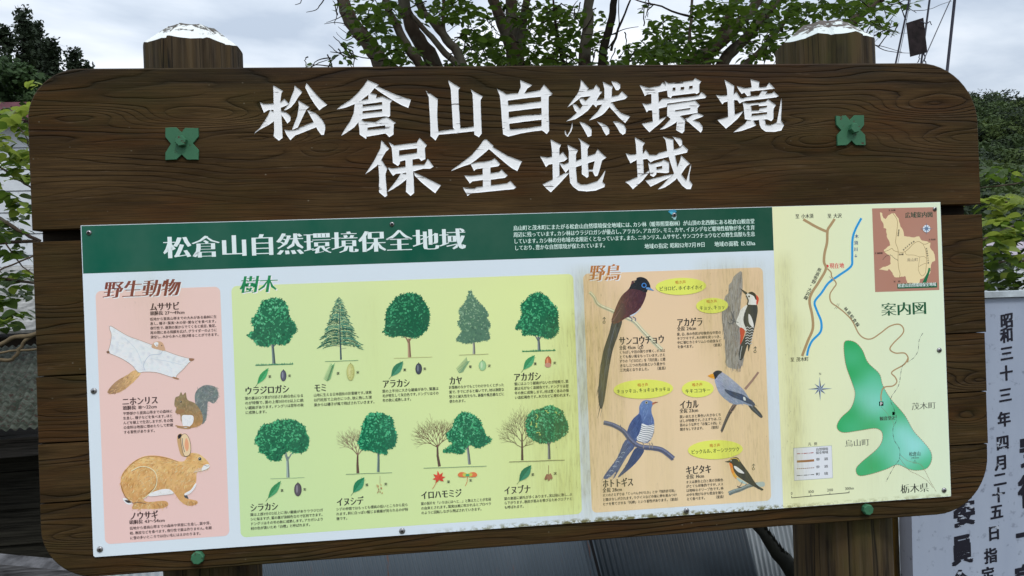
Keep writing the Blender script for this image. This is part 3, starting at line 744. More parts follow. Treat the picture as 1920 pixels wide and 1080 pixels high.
# ================================================================== PRINTED PANEL
def base_art():
    a = Art(0); return a
PX0, PX1, PZ0, PZ1 = 0.0, 1.8005, 1.0003, 1.6497
sheet = Art(0); sheet.base = 0.0
WHITE = (205, 216, 224); GREEN = (10, 76, 58); CREAM = (219, 232, 186)
sheet_pts = [(PX0 + 0.003, PZ0), (PX1, PZ0), (PX1, PZ1), (PX0, PZ1), (PX0, PZ0 + 0.003)]
n = len(sheet_pts)
vs3 = [(x, 0.0, z) for x, z in sheet_pts] + [(x, 0.0030, z) for x, z in sheet_pts]
sheet.v = vs3; sheet.f = [tuple(range(n))] + [(i, n + i, n + (i + 1) % n, (i + 1) % n) for i in range(n)]; sheet.c = [pc(WHITE)] * (2 * n)
panel = sheet.build('printed_panel', board)
def zone(name, pts, col, lab=None, cf=None):
    a = Art(1)
    if cf:
        x0, z0 = min(p[0] for p in pts), min(p[1] for p in pts); x1, z1 = max(p[0] for p in pts), max(p[1] for p in pts)
        V = [Vector(p) for p in pts] + [Vector((x0 + (x1 - x0) * i / 24, z0 + (z1 - z0) * j / 16)) for i in range(1, 24) for j in range(1, 16)]
        vo, eo, fo, _, _, _ = delaunay_2d_cdt(V, [], [list(range(len(pts)))], 1, 1e-6)
        a.add([(v.x, v.y) for v in vo], [tuple(f) for f in fo], [pc(cf((v.x - x0) / (x1 - x0), (v.y - z0) / (z1 - z0))) for v in vo])
    else: a.add(pts, [tuple(range(len(pts)))], pc(col))
    return a.build(name, panel, lab)
def lerp(a, b, t): return tuple(p + (q - p) * t for p, q in zip(a, b))
XM = 1.4130
zone('header_band', [(0.0012, 1.5555), (XM - 0.0002, 1.5555), (XM - 0.0002, PZ1 - 0.001), (0.0012, PZ1 - 0.001)], GREEN, 'dark green band along the top of the print', lambda u, v: lerp((8, 84, 66), (14, 70, 52), u))
zone('map_ground', [(XM, PZ0 + 0.0005), (PX1 - 0.0005, PZ0 + 0.0005), (PX1 - 0.0005, PZ1 - 0.0005), (XM, PZ1 - 0.0005)], CREAM, 'pale yellow-green ground of the map', lambda u, v: lerp((222, 233, 178), (210, 232, 196), u))
def sect(tl, tr, br, bl, r=0.011):
    p = [B(*q) for q in (tl, tr, br, bl)]
    x0 = (p[0][0] + p[3][0]) / 2; x1 = (p[1][0] + p[2][0]) / 2; z1 = (p[0][1] + p[1][1]) / 2; z0 = (p[2][1] + p[3][1]) / 2
    return rrect(x0, x1, z0, z1, r, r, r, r, 6)
zone('section_ground', sect((179, 546), (413, 537), (430, 1005), (197, 1020)), (226, 190, 182), 'pink ground of the mammal section', lambda u, v: lerp((228, 190, 184), (223, 192, 182), v))
zone('section_ground', sect((434, 537), (1074, 513), (1092, 966), (451, 1005)), (200, 218, 150), 'light green ground of the tree section', lambda u, v: lerp(lerp((190, 216, 158), (204, 219, 162), v), (218, 226, 152), u * 0.8))
zone('section_ground', sect((1093, 513), (1430, 501.5), (1446, 939), (1110, 961)), (226, 198, 158), 'sand-coloured ground of the bird section', lambda u, v: lerp((228, 200, 160), (224, 194, 158), v))

ALLTEXT = []
INK = (44, 46, 46); BRN = (60, 40, 42)
CAPS = [  # name, (x0, x1, yc), size line, body lines, x0, x1, yc, pitch, em, ink
 ('ムササビ', (281, 337, 575.5), ('頭胴長：27〜49cm', 281, 346, 587.5), ['低地から亜高山帯までの大木がある森林に生', '息し、種子・葉実・木の芽・葉などを食べます。', '夜行性で、樹洞の巣からでてくると前足、後足、', '尾の間にある飛膜を広げ、グライダーのように', '滑空し、木から木へと飛び移ることができます。'], 281, 406.5, 598.5, 8.4, 6.6, BRN, ()),
 ('ニホンリス', (229, 297, 753), ('頭胴長：18〜22cm', 230, 294, 765), ['平野部から亜高山帯までの森林に', '生息し、種子などを食べます。ほと', 'んどを樹上で生活しますが、冬の間', 'の食料は地面に埋めたりして貯蔵', 'する習性があります。'], 230.5, 324, 775.5, 8.7, 6.8, BRN, ()),
 ('ノウサギ', (243, 297, 968), ('頭胴長：43〜54cm', 242, 309, 979.3), ['低地から亜高山帯までの森林や草原に生息し、葉や芽、', '枝、樹皮などを食べます。夜行性で巣は作りません。冬期', 'に雪の多いところでは白い毛にはえかわります。'], 243, 397, 990.5, 9.1, 6.8, BRN, ()),
 ('ウラジロガシ', (459, 543, 733), None, ['葉の裏はロウ質が分泌され粉白色になる', 'のが特徴で、葉の上部3分の2以上に鋭', 'い鋸歯があります。ドングリは翌年の秋', 'に成熟します。'], 459, 569, 747, 8.9, 6.8, INK, ()),
 ('モミ', (589, 613, 727.5), None, ['山地に生える日本固有の針葉樹です。球果', 'は円柱形で上向きにつき、秋に熟した球', '果からは種子が風で飛ばされていきます。'], 588, 697, 741, 9.1, 6.8, INK, (9,)),
 ('アラカシ', (717, 769, 720), None, ['葉の上半分に大きな鋸歯があり、葉裏は', '毛が密生して灰白色です。ドングリはその', '年の秋に成熟します。'], 716.5, 822.5, 733.6, 8.6, 6.8, INK, ()),
 ('カヤ', (842, 867, 714), None, ['針葉樹のなかでもとりわけかたくとがった', '葉で、手でにぎると痛いです。材は適度な', '堅さと耐久性をもち、碁盤や風呂桶などに', '使われます。'], 841.5, 945, 726.5, 8.7, 6.6, INK, ()),
 ('アカガシ', (963, 1015, 707.5), None, ['葉にはふつう鋸歯がないのが特徴で、葉', '裏は毛がなく淡緑色です。ドングリは翌', '年の秋に成熟します。材は堅く赤みの強', 'い淡紅褐色です。木刀などに使われます。'], 964, 1066, 720, 8.5, 6.6, INK, (9,)),
 ('シラカシ', (469, 522, 952), None, ['葉は上部3分の2以上に浅い鋸歯がありウラジロガ', 'シに似ますが、葉の裏が淡緑色なので区別できます。', 'ドングリはその年の秋に成熟します。アカガシより', '材の色が淡いため「白樫」と呼ばれます。'], 469, 606, 965, 8.6, 6.6, INK, ()),
 ('イヌシデ', (631, 682, 941.5), None, ['シデの仲間ではもっとも標高の低いところから見ら', 'れます。幹に白っぽい縦じま模様が見られるのが特', '徴です。'], 630, 765, 955, 8.8, 6.6, INK, ()),
 ('イロハモミジ', (789, 866, 928.7), None, ['葉の裂片を「いろはにほへと…」と数えたことが名前', 'の由来とされます。葉実は風に吹かれるとプロペラ', 'のように回転しながら飛ばされていきます。'], 789, 921, 944.5, 8.6, 6.5, INK, ()),
 ('イヌブナ', (945, 995, 919.8), None, ['葉の裏面に絹毛が多くあります。実は秋に熟し、ぶ', 'ら下がります。樹皮が黒みを帯びるためクロブナと', 'も呼ばれます。'], 945, 1073, 935, 8.2, 6.5, INK, ()),
 ('サンコウチョウ', (1160.5, 1246, 639.5), ('全長：45cm（♂）', 1161, 1210, 652), ['くちばしや目の周りが青く、オスは', 'とても長い尾をもっています。さえ', 'ずりの「ピヨロピ」を「月日星」と聞', 'きなし三つの光の鳥という意から', '三光鳥となりました。\u3000\u3000（夏鳥）'], 1161, 1247, 660.8, 8.3, 6.4, INK, ()),
 ('アカゲラ', (1269, 1318, 605), ('全長：24cm', 1269, 1305, 616.5), ['黒、白、赤の色彩が印象的な中型の', 'キツツキです。木の幹を突っつき、', '中に潜むカミキリムシの幼虫など', 'を食べます。\u3000\u3000\u3000\u3000\u3000\u3000（留鳥）'], 1269, 1352, 626.8, 7.8, 6.2, INK, ()),
 ('ホトトギス', (1129.5, 1188, 907), ('全長：28cm', 1129.5, 1166, 919.3), ['オスのさえずりは「てっぺんかけたか」とか「特許許可局」', 'と聞きなしがされます。ウグイスなどの巣に卵を産みつけ', 'ヒナを育てさせる「托卵」という習性があります。（夏鳥）'], 1129.5, 1269, 928.7, 8.2, 6.2, INK, (9,)),
 ('イカル', (1274, 1310, 759), ('全長：23cm', 1274, 1309, 770.5), ['黒いあたまと黄色い大きなくち', 'ばしが特徴です。さえずりは、口', '笛のような声で「お菊二十四」と', '聞きなしできます。\u3000\u3000（留鳥）'], 1274, 1352, 781.5, 7.8, 6.2, INK, ()),
 ('キビタキ', (1285.5, 1334, 882), ('全長：14cm', 1286, 1320, 894), ['オスは黄色と白と黒の羽根色', 'がとても印象的ですが、メス', 'は地味なオリーブ色です。林', 'の中を飛びながら昆虫を捕ら', 'えて食べます。\u3000\u3000\u3000（夏鳥）'], 1286, 1356, 904, 7.9, 6.2, INK, ()),
]
GTXT = ['烏山町と茂木町にまたがる松倉山自然環境保全地域には、カシ林（暖帯照葉樹林）が山頂の北西側にある松倉山観音堂', '周辺に残っています。カシ林はウラジロガシが優占し、アラカシ、アカガシ、モミ、カヤ、イヌシデなど暖地性植物が多く生育',
        'しています。カシ林の分布域の北限近くとなっています。また、ニホンリス、ムササビ、サンコウチョウなどの野生鳥獣も生息', 'しており、豊かな自然環境が保たれています。']
EXTRA = '松倉山自然環境保全地域野生動物樹木鳥鳴き声ピヨロピ、ホイキョッココー・ックルオシツ0123456789.hacmNP至小木須大沢川↓現在県道牧林線案内図茂町烏栃観音堂卍凡例車歩境広昭和年月日の指定面積：二十三四五委員会教育徳一鳥安仙葉実那珂南♂mロ役場宮線国号東北本駅ー'
load_glyphs(''.join(c[0] + (c[2][0] if c[2] else '') + ''.join(c[3]) for c in CAPS) + ''.join(GTXT) + EXTRA)
for (nm, (x0, x1, yc), sz, body, bx0, bx1, byc, pitch, em, ink, short) in CAPS:
    a = Art(4)
    a.text(nm, x0, yc, x1, h=17.5, col=ink, bold=(0.045, -0.004))
    if sz: a.text(sz[0], sz[1], sz[3], sz[2], h=9.0, col=ink, bold=0.06)
    a.para(body, bx0, bx1, byc, pitch, em, col=ink, bold=0.035, short=short)
    a.build('caption_text', panel)
a = Art(2); a.text('松倉山自然環境保全地域', 306, 464.5, 874, h=47, col=(212, 228, 228), bold=(0.038, 0.016)); a.build('title_text', panel, 'large white title on the green band')
a = Art(2)
for i, t in enumerate(GTXT[:3]): a.text(t, 962 + i * 0.4, 427.8 + i * 12.4, 1415 + i * 0.4, h=10.2, col=(200, 224, 214), bold=0.045)
a.text(GTXT[3], 964, 465.0, 1136, h=10.2, col=(200, 224, 214), bold=0.045)
a.text('地域の指定：昭和52年7月19日', 1208, 462, 1322, h=10.2, col=(200, 224, 214), bold=0.045); a.text('地域の面積：15.12ha', 1339, 458, 1416, h=10.2, col=(200, 224, 214), bold=0.045)
a.build('introduction_text', panel, 'four lines of small white text on the green band')
for t, x0, x1, yc, h, c in (('野生動物', 192, 336, 543.5, 37, (122, 62, 50)), ('樹木', 448, 518, 534, 36, (24, 128, 78)), ('野鳥', 1103, 1162, 512, 33, (180, 112, 56))):
    a = Art(2)
    a.text(t, x0 + 2, yc + 1.6, x1 + 2, h=h, col=(236, 240, 242), shear=0.2, bold=(0.042, 0.010))
    a.text(t, x0, yc, x1, h=h, col=c, shear=0.2, bold=(0.038, 0.014))
    a.build('section_heading', panel)
# calls in yellow ovals
for (cx, cy, rx, ry, t, w) in ((1276.5, 537, 47.5, 16, 'ピヨロピ、ホイホイホイ', 82), (1335, 573, 30, 14.5, 'キョッ、キョッ', 48), (1206, 729.5, 56, 18, 'キョッキョ、キョキョキョキョ', 101), (1308, 729, 30, 16, 'キキココキー', 48), (1341, 843, 51.5, 18, 'ピックルル、オーシツクツク', 91)):
    a = Art(8); a.ell(cx, cy, rx, ry, (218, 226, 98), rot=-0.03)
    a.text('鳴き声', cx - 11, cy - 7.5, cx + 9, h=6.8, col=(176, 92, 24), bold=0.04); a.text(t, cx - w / 2, cy + 4.5, cx + w / 2, h=9, col=(40, 60, 36), bold=0.05)
    a.build('call_label', panel)
# ------------------------------------------------------------------ mammals
f1 = F(150, 500, 3.6); f7 = F(0, 700, 2.843)
def jit(c, d=12):
    q = rnd.uniform(-d, d); return tuple(max(0, min(255, v + q + rnd.uniform(-d * .3, d * .3))) for v in c)
a = Art(2)
tail = catmull(f1(S('365,700 410,715 380,760 300,830 230,858 187,852 200,820 250,770 320,730')), True, 5)
a.grad(tail, lambda x, y: jit(lerp((150, 118, 92), (220, 180, 122), min(1, max(0, (x - 205) / 50))), 8), 3.5)
a.fur(tail, 130, 5, 0.7, [(190, 145, 95), (225, 190, 140), (150, 112, 84)], math.radians(140))
body = catmull(f1(S('205,400 235,415 320,465 400,495 480,525 570,565 650,595 720,615 770,625 740,645 700,690 650,740 665,758 600,740 520,715 440,710 400,715 375,695 350,665 280,620 200,585 190,575 205,520 212,460 200,420')), True, 4)
a.grad(body, lambda x, y: jit((220, 224, 226) if rnd.random() < .85 else (206, 210, 214), 5), 5)
a.fur(body, 120, 6, 0.5, [(190, 198, 208), (226, 230, 232), (205, 205, 200)], math.radians(200), 0.6)
a.stroke(body + [body[0]], 0.7, (158, 128, 104))
a.stroke(f1(S('440,700 430,660 470,600 540,590 560,560')), 0.9, (170, 182, 196), True); a.stroke(f1(S('300,480 380,560 420,660')), 0.7, (188, 198, 208), True); a.stroke(f1(S('480,620 600,640 680,660')), 0.7, (188, 198, 208), True)
a.smooth(f1(S('485,545 495,515 525,503 555,512 572,545 572,568 530,560')), (198, 160, 128)); a.smooth(f1(S('498,520 515,508 530,515 520,540')), (235, 232, 226)); a.ell(150 + 520 / 3.6, 500 + 530 / 3.6, 1, 1, (40, 30, 30)); a.ell(150 + 552 / 3.6, 500 + 532 / 3.6, 1, 1, (40, 30, 30))
a.smooth(f1(S('180,572 195,568 200,582 185,585')), (120, 90, 70)); a.smooth(f1(S('740,618 772,622 760,636 738,634')), (150, 110, 84)); a.smooth(f1(S('630,742 668,755 660,762 628,752')), (160, 120, 90))
a.build('animal_picture', panel, 'printed flying squirrel gliding with spread skin')
a = Art(2)
tl = catmull(f7(S('1040,110 1060,80 1100,62 1150,75 1165,120 1140,160 1110,150 1105,190 1100,240 1075,270 1050,200 1040,150')), True, 5)
a.grad(tl, lambda x, y: jit((112, 122, 120), 14), 3)
a.fur(tl, 170, 5, 0.8, [(86, 96, 98), (140, 146, 140), (104, 112, 112), (160, 160, 150)], lambda p: math.radians(-70) if p[0] < 385 else math.radians(10), 0.8)
bd = catmull(f7(S('965,100 975,115 990,102 1000,140 1040,160 1075,210 1080,260 1050,285 990,290 965,250 960,220 935,210 940,185 930,170 935,130 955,120')), True, 5)
a.grad(bd, lambda x, y: jit(lerp((140, 122, 88), (176, 132, 84), min(1, max(0, (y - 760) / 40))), 10), 3)
a.fur(bd, 150, 4, 0.6, [(110, 96, 72), (180, 150, 110), (196, 150, 100), (128, 112, 84)], math.radians(70), 0.5)
a.smooth(f7(S('970,228 1000,222 1030,228 1028,265 1005,286 978,284')), (226, 228, 226)); a.fur(f7(S('970,228 1030,228 1025,265 1000,284 978,284')), 25, 4, 0.4, [(190, 200, 205)], math.radians(90))
a.smooth(f7(S('940,200 968,190 985,200 965,215 942,214')), (150, 116, 80)); a.ell(965 / 2.843, 700 + 152 / 2.843, 1.5, 1.6, (24, 20, 20)); a.ell(964 / 2.843, 700 + 151 / 2.843, .5, .5, (230, 230, 230))
a.stroke(f7(S('936,278 965,284 1000,284 1015,291 985,293 945,286')), 2.2, (168, 132, 92), True)
a.build('animal_picture', panel, 'printed grey-tailed squirrel sitting up')
a = Art(2)
a.smooth(f7(S('655,665 690,672 705,690 690,700 668,690')), (232, 234, 232)); a.smooth(f7(S('664,676 690,678 698,690 680,690')), (50, 48, 50))
a.smooth(f7(S('965,650 990,645 1005,668 985,676')), (70, 74, 80))
e1 = catmull(f7(S('968,440 950,390 944,345 952,325 968,322 985,345 1000,400 1005,440')), True, 5); a.shape(e1, (196, 158, 112)); a.smooth(f7(S('948,335 955,325 968,326 962,342 952,350')), (40, 38, 44))
rb = catmull(f7(S('650,540 700,480 760,445 820,438 890,448 950,468 985,465 1003,430 1025,424 1060,430 1100,460 1118,490 1110,510 1080,520 1050,530 1045,580 1020,620 985,645 990,665 1050,680 1045,700 1000,705 960,680 930,640 900,620 830,640 790,650 765,670 790,685 880,680 895,705 850,722 760,722 705,722 710,690 670,660 645,610')), True, 5)
def rcol(x, y):
    v = (y - 858) / 80.0
    c = lerp((212, 166, 102), (230, 192, 130), 0.5 + 0.5 * math.sin(x * .11) * math.sin(y * .13)); c = lerp(c, (188, 138, 84), max(0, min(1, v)) * 0.6)
    return jit(c, 9)
a.grad(rb, rcol, 5)
a.fur(rb, 900, 5.5, 0.6, [(190, 142, 86), (238, 204, 150), (222, 180, 116), (244, 220, 176), (176, 128, 78)], lambda p: math.radians(170) if p[1] < 872 else math.radians(120), 0.6)
wb = catmull(f7(S('800,640 860,618 905,618 925,640 870,648 800,655')), True, 4); a.shape(wb, (236, 236, 230)); a.fur(wb, 30, 4, .5, [(200, 196, 186)], math.radians(30))
wb = catmull(f7(S('985,640 1018,620 1043,585 1046,600 1020,635 990,650')), True, 4); a.shape(wb, (238, 238, 234))
a.stroke(f7(S('700,520 745,498 790,500 826,525 838,565 828,610 790,648 765,668')), 1.3, (240, 222, 186), True); a.stroke(f7(S('835,560 826,605 790,640')), 0.8, (150, 104, 62), True)
a.stroke(f7(S('648,600 668,655 708,690')), 1.2, (150, 108, 66), True); a.stroke(f7(S('650,545 700,484 760,448 820,440 890,450 950,470')), 0.8, (176, 130, 80), True)
e2 = catmull(f7(S('985,440 972,400 965,350 972,328 990,322 1008,345 1018,390 1012,432')), True, 5); a.shape(e2, (226, 198, 158)); a.stroke(e2 + [e2[0]], 0.7, (60, 52, 54)); a.smooth(f7(S('992,345 1005,365 1006,400 996,415 985,385')), (222, 158, 120)); a.stroke(f7(S('985,420 975,380 972,345')), 1.1, (70, 82, 100), True)
a.ell(1066 / 2.843, 700 + 455 / 2.843, 3.7, 3.7, (226, 200, 150)); a.ell(1066 / 2.843, 700 + 455 / 2.843, 3, 3, (70, 80, 90)); a.ell(1067 / 2.843, 700 + 456 / 2.843, 2.0, 2.0, (16, 20, 24)); a.ell(1064 / 2.843, 700 + 453 / 2.843, .6, .6, (230, 235, 235))
a.smooth(f7(S('1090,488 1112,484 1118,497 1100,512 1076,516 1080,500')), (230, 228, 222)); a.stroke(f7(S('1088,488 1104,494 1114,492')), .8, (90, 60, 48)); a.stroke(f7(S('1040,525 1062,520 1085,518')), 0.9, (235, 220, 190), True)
for x in (815, 840, 862, 880): a.stroke(f7([(x, 694), (x + 12, 706), (x + 8, 718)]), 0.6, (150, 108, 66))
for x in (1002, 1020, 1036): a.stroke(f7([(x, 682), (x + 9, 692), (x + 5, 702)]), 0.6, (150, 108, 66))
a.stroke(f7(S('708,692 740,686 780,694')), 0.8, (120, 100, 90), True)
for k in range(4): a.stroke(f7([(1080, 502 + k * 3), (1040 - k * 3, 512 + k * 6)]), 0.3, (240, 240, 235))
a.build('animal_picture', panel, 'printed tawny hare standing in profile')

# ------------------------------------------------------------------ trees
GD = [(22, 100, 68), (32, 118, 80), (42, 134, 90), (54, 148, 100), (16, 84, 60)]
GL_ = [(62, 164, 110), (76, 172, 120), (100, 186, 138)]
def crownpic(a, pts, dark, lights, n, r, shade=True):
    a.shape(catmull(pts, True, 3), dark[0])
    q = np.array(pts); cx, cy = q.mean(0); x0, y0 = q.min(0); x1, y1 = q.max(0)
    edge = catmull(pts, True, 4)
    for p in edge:
        for _ in range(2): a.blob(p[0] + rnd.uniform(-1.4, 1.4), p[1] + rnd.uniform(-1.4, 1.4), r * rnd.uniform(.22, .5), rnd.choice(dark + lights[:1]), 6, .6, .6, rnd.uniform(0, 3))
    k = 0; n = int(n * 1.15)
    while k < n:
        p = (rnd.uniform(x0, x1), rnd.uniform(y0, y1))
        if not inside(p, pts): continue
        u = (p[0] - x0) / (x1 - x0); v = (p[1] - y0) / (y1 - y0)
        cl = 0.5 + 0.5 * math.sin(p[0] * .33 + 1.7 * math.sin(p[1] * .21)) * math.cos(p[1] * .29 + p[0] * .1)
        lum = 0.75 - 0.30 * u - 0.42 * v + 0.38 * (cl - .5) + rnd.uniform(-.22, .22)
        c = rnd.choice(lights) if lum > .42 else rnd.choice(dark)
        a.blob(p[0], p[1], r * rnd.uniform(.22, .6), jit(c, 7), 6, .6, rnd.uniform(.4, .8), rnd.uniform(0, 3)); k += 1
def twigs(a, p, ang, ln, w, d, col, spread=0.5, bias=0.0, lim=None):
    q = (p[0] + ln * math.cos(ang), p[1] + ln * math.sin(ang)); mid = ((p[0] + q[0]) / 2 + rnd.uniform(-.06, .06) * ln, (p[1] + q[1]) / 2 + rnd.uniform(-.06, .06) * ln)
    a.stroke([p, mid, q], (w, w * .7), jit(col, 8))
    if d == 0: return
    k = 3 if d > 1 else 2
    for i in range(k):
        t = ang + (i - (k - 1) / 2) * spread + rnd.uniform(-.18, .18); t += (-math.pi / 2 - t) * 0.06
        twigs(a, q if i == 1 or k == 2 else ((p[0] + 2 * q[0]) / 3, (p[1] + 2 * q[1]) / 3), t, ln * rnd.uniform(.66, .82), w * .62, d - 1, col, spread)
def trunkpic(a, p0, p1, w, col, forks=()):
    a.stroke([p0, ((p0[0] + p1[0]) / 2 + .3, (p0[1] + p1[1]) / 2), p1], (w * .75, w), col)
    dx = w * .22
    a.stroke([(p0[0] - dx, p0[1]), (p1[0] - dx, p1[1])], (w * .2, w * .3), tuple(min(255, v + 34) for v in col)); a.stroke([(p0[0] + dx, p0[1]), (p1[0] + dx * 1.3, p1[1])], (w * .2, w * .3), tuple(v * .75 for v in col))
    for q in forks: a.stroke([q, ((q[0] + p0[0]) / 2 + .5, (q[1] + p0[1]) / 2), (p0[0], p0[1] + 8)], (w * .25, w * .45), tuple(v * .9 for v in col))
def ground(a, x0, x1, y, col, grass=False, w=.8):
    s_ = -0.035; pts = [(x0 + (x1 - x0) * i / 12, y + (x1 - x0) * i / 12 * s_ + rnd.uniform(-.25, .25)) for i in range(13)]
    a.stroke(pts, w, col)
    if grass:
        for i in range(70):
            t = rnd.random(); x = x0 + (x1 - x0) * t; yy = y + (x1 - x0) * t * s_
            a.stroke([(x, yy + 1), (x + rnd.uniform(-1, 1), yy - rnd.uniform(1, 3.2))], (1.1, .3), jit(col, 14))
def leafpic(a, x0, y0, x1, y1, w, col, vein=(20, 90, 60)):
    d = np.array((x1 - x0, y1 - y0)); L = np.linalg.norm(d); d = d / L; nn = np.array((-d[1], d[0])); P = np.array((x0, y0))
    prof = [(0, 0), (.12, .35), (.3, .8), (.48, 1), (.66, .86), (.84, .45), (1, 0)]
    pts = [tuple(P + d * L * t + nn * w * q) for t, q in prof] + [tuple(P + d * L * t - nn * w * q * .95) for t, q in reversed(prof[1:-1])]
    a.shape(pts, col); half = [tuple(P + d * L * t + nn * w * q) for t, q in prof] + [tuple(P + d * L * t) for t in (.8, .4)]
    a.shape(half, tuple(min(255, v * 1.0 + 22) for v in col)); a.stroke([tuple(P - d * L * .18), tuple(P + d * L)], (.7, .4), vein)
    for t in (.2, .35, .5, .65, .8):
        a.stroke([tuple(P + d * L * t), tuple(P + d * L * (t + .12) + nn * w * .6)], .3, vein); a.stroke([tuple(P + d * L * t), tuple(P + d * L * (t + .12) - nn * w * .6)], .3, vein)
def nutpic(a, cx, cy, rx, ry, col, hi=None):
    a.ell(cx, cy, rx, ry, col); a.ell(cx - rx * .1, cy, rx * .75, ry * .9, tuple(min(255, v + 16) for v in col)); a.ell(cx - rx * .25, cy - ry * .1, rx * .28, ry * .6, hi or tuple(min(255, v + 60) for v in col)); a.stroke([(cx, cy - ry - 1.5), (cx, cy - ry + 1)], 1.2, tuple(v * .6 for v in col))
def lab(a, lx, ly, nx, ny):
    a.text('葉', lx, ly, lx + 5.6, h=5.6, col=INK, bold=.06); a.text('実', nx, ny, nx + 5.6, h=5.6, col=INK, bold=.06)
c1, c2, c3, c4 = F(440, 500, 4.153), F(760, 500, 4.153), F(440, 750, 4.153), F(760, 750, 4.153)
TR = (98, 108, 100)
def tree_build(a): a.build('tree_picture', panel)
a = Art(2); trunkpic(a, c1([(294, 600)])[0], c1([(306, 757)])[0], 6, (86, 104, 104), c1([(340, 600)]))
crownpic(a, c1(S('300,247 350,250 395,285 415,330 430,400 465,440 482,500 440,540 420,590 370,608 300,600 250,622 180,610 150,570 103,540 120,515 155,490 130,420 170,370 200,300 230,265')), GD, GL_, 330, 5)
x, y = c1([(165, 767)])[0]; ground(a, x, x + 70, y, (60, 130, 96), True, 1.4)
leafpic(a, *c1([(176, 915)])[0], *c1([(264, 788)])[0], 6, (46, 150, 84)); nutpic(a, *c1([(380, 848)])[0], 5.6, 10.5, (70, 72, 88)); lab(a, 503, 706, 540, 704.5); tree_build(a)
a = Art(2); a.stroke(c1([(810, 235), (820, 480), (828, 725)]), (.8, 3.4), (64, 84, 92))
for i in range(30):
    t = i / 29; yy = 248 + t * 355; hw = 12 + 165 * t ** .85
    for sgn in (-1, 1):
        L = hw * rnd.uniform(.72, 1.06); x0 = 811 + t * 14
        tip = (x0 + sgn * L, yy + L * .22 + rnd.uniform(-6, 6)); midp = (x0 + sgn * L * .5, yy - 4 + rnd.uniform(-3, 6))
        a.stroke(c1([(x0, yy), midp, tip]), (1.6, .7), rnd.choice([(30, 96, 78), (20, 80, 66), (70, 136, 112)]), True, 3)
        for k in range(int(4 + L / 9)):
            u = rnd.uniform(.12, 1); bx = x0 + sgn * L * u; by = yy + (L * .22) * u * u + 2
            a.stroke(c1([(bx, by), (bx + sgn * rnd.uniform(8, 18), by + rnd.uniform(2, 9))]), (1.3, .4), rnd.choice([(26, 92, 74), (52, 122, 100), (100, 156, 128), (16, 74, 60)]))
x, y = c1([(705, 738)])[0]; ground(a, x, x + 62, y, (60, 120, 92)); a.stroke(c1([(765, 612), (830, 618)]), .7, TR); a.stroke(c1([(830, 640), (870, 632)]), .5, TR)
sx0, sy0 = c1([(722, 888)])[0]
for i in range(11):
    t = i / 10; bx = sx0 + 10 * t; by = sy0 - 28 * t
    for sgn in (-1, 1): a.stroke([(bx, by), (bx + sgn * 7 * (1 - .4 * t), by - 5)], (1.1, .5), rnd.choice([(60, 148, 100), (84, 160, 112)]))
a.stroke([(sx0, sy0), (sx0 + 10, sy0 - 28)], 1.1, (90, 110, 70)); nutpic(a, *c1([(903, 820)])[0], 7.5, 16, (176, 178, 108), (204, 204, 142))
for i in range(40): p = c1([(903 + rnd.uniform(-22, 22), 820 + rnd.uniform(-52, 52))])[0]; a.blob(p[0], p[1], .6, (150, 150, 84), 5)
lab(a, 631, 700, 668, 698); tree_build(a)
a = Art(2); trunkpic(a, c2([(25, 560)])[0], c2([(33, 705)])[0], 6, (150, 118, 92), c2([(-20, 545), (60, 555)]))
crownpic(a, c1(S('1170,480 1180,350 1220,290 1260,240 1340,207 1420,215 1460,250 1510,330 1518,400 1500,480 1440,540 1380,553 1300,540 1220,545 1160,510')), [(16, 88, 60), (24, 104, 70), (32, 120, 80)], [(50, 142, 96), (66, 156, 108)], 380, 4.6)
x, y = c1([(1240, 713)])[0]; ground(a, x, x + 72, y, (170, 160, 110), False, .7)
leafpic(a, *c1([(1218, 855)])[0], *c1([(1312, 735)])[0], 8, (52, 122, 88)); nutpic(a, *c2([(104, 795)])[0], 6.2, 10.5, (52, 58, 68)); lab(a, 756, 693.5, 793.5, 691.5); tree_build(a)
a = Art(2); trunkpic(a, c2([(532, 580)])[0], c2([(535, 680)])[0], 5, (128, 130, 122))
KD = [(84, 122, 98), (98, 136, 108), (76, 110, 92)]
crownpic(a, c2(S('510,187 530,230 560,262 575,290 605,310 645,365 635,400 663,455 645,490 658,560 600,578 530,590 470,595 400,578 415,540 440,500 408,440 430,400 418,340 450,300 475,260 490,215')), KD, [(126, 162, 128), (146, 176, 146), (112, 150, 118)], 380, 3.8)
x, y = c2([(418, 688)])[0]; ground(a, x, x + 55, y, (140, 130, 96), False, .7)
sx0, sy0 = c2([(420, 825)])[0]
for i in range(11):
    t = i / 10; bx = sx0 + 15 * t; by = sy0 - 20 * t
    a.stroke([(bx, by), (bx - 5 + 3 * t, by - 9)], (1.1, .6), (96, 142, 112)); a.stroke([(bx, by), (bx + 8 * (1 - t * .4), by - 2)], (1.1, .6), (110, 156, 124))
nutpic(a, *c2([(601, 770)])[0], 7, 9.5, (138, 180, 128), (188, 212, 170)); lab(a, 879, 687.5, 914.5, 686); tree_build(a)
a = Art(2); trunkpic(a, c2([(1035, 545)])[0], c2([(1042, 655)])[0], 5.5, (98, 110, 112), c2([(985, 530), (1080, 535)]))
crownpic(a, c2(S('1040,202 1100,230 1140,280 1185,340 1188,420 1195,490 1160,540 1112,560 1050,540 980,530 920,530 905,490 860,482 880,430 910,370 900,300 950,250 990,215')), GD, GL_[:2], 360, 4.4)
x, y = c2([(912, 660)])[0]; ground(a, x, x + 62, y, (40, 128, 84), True, 1.3)
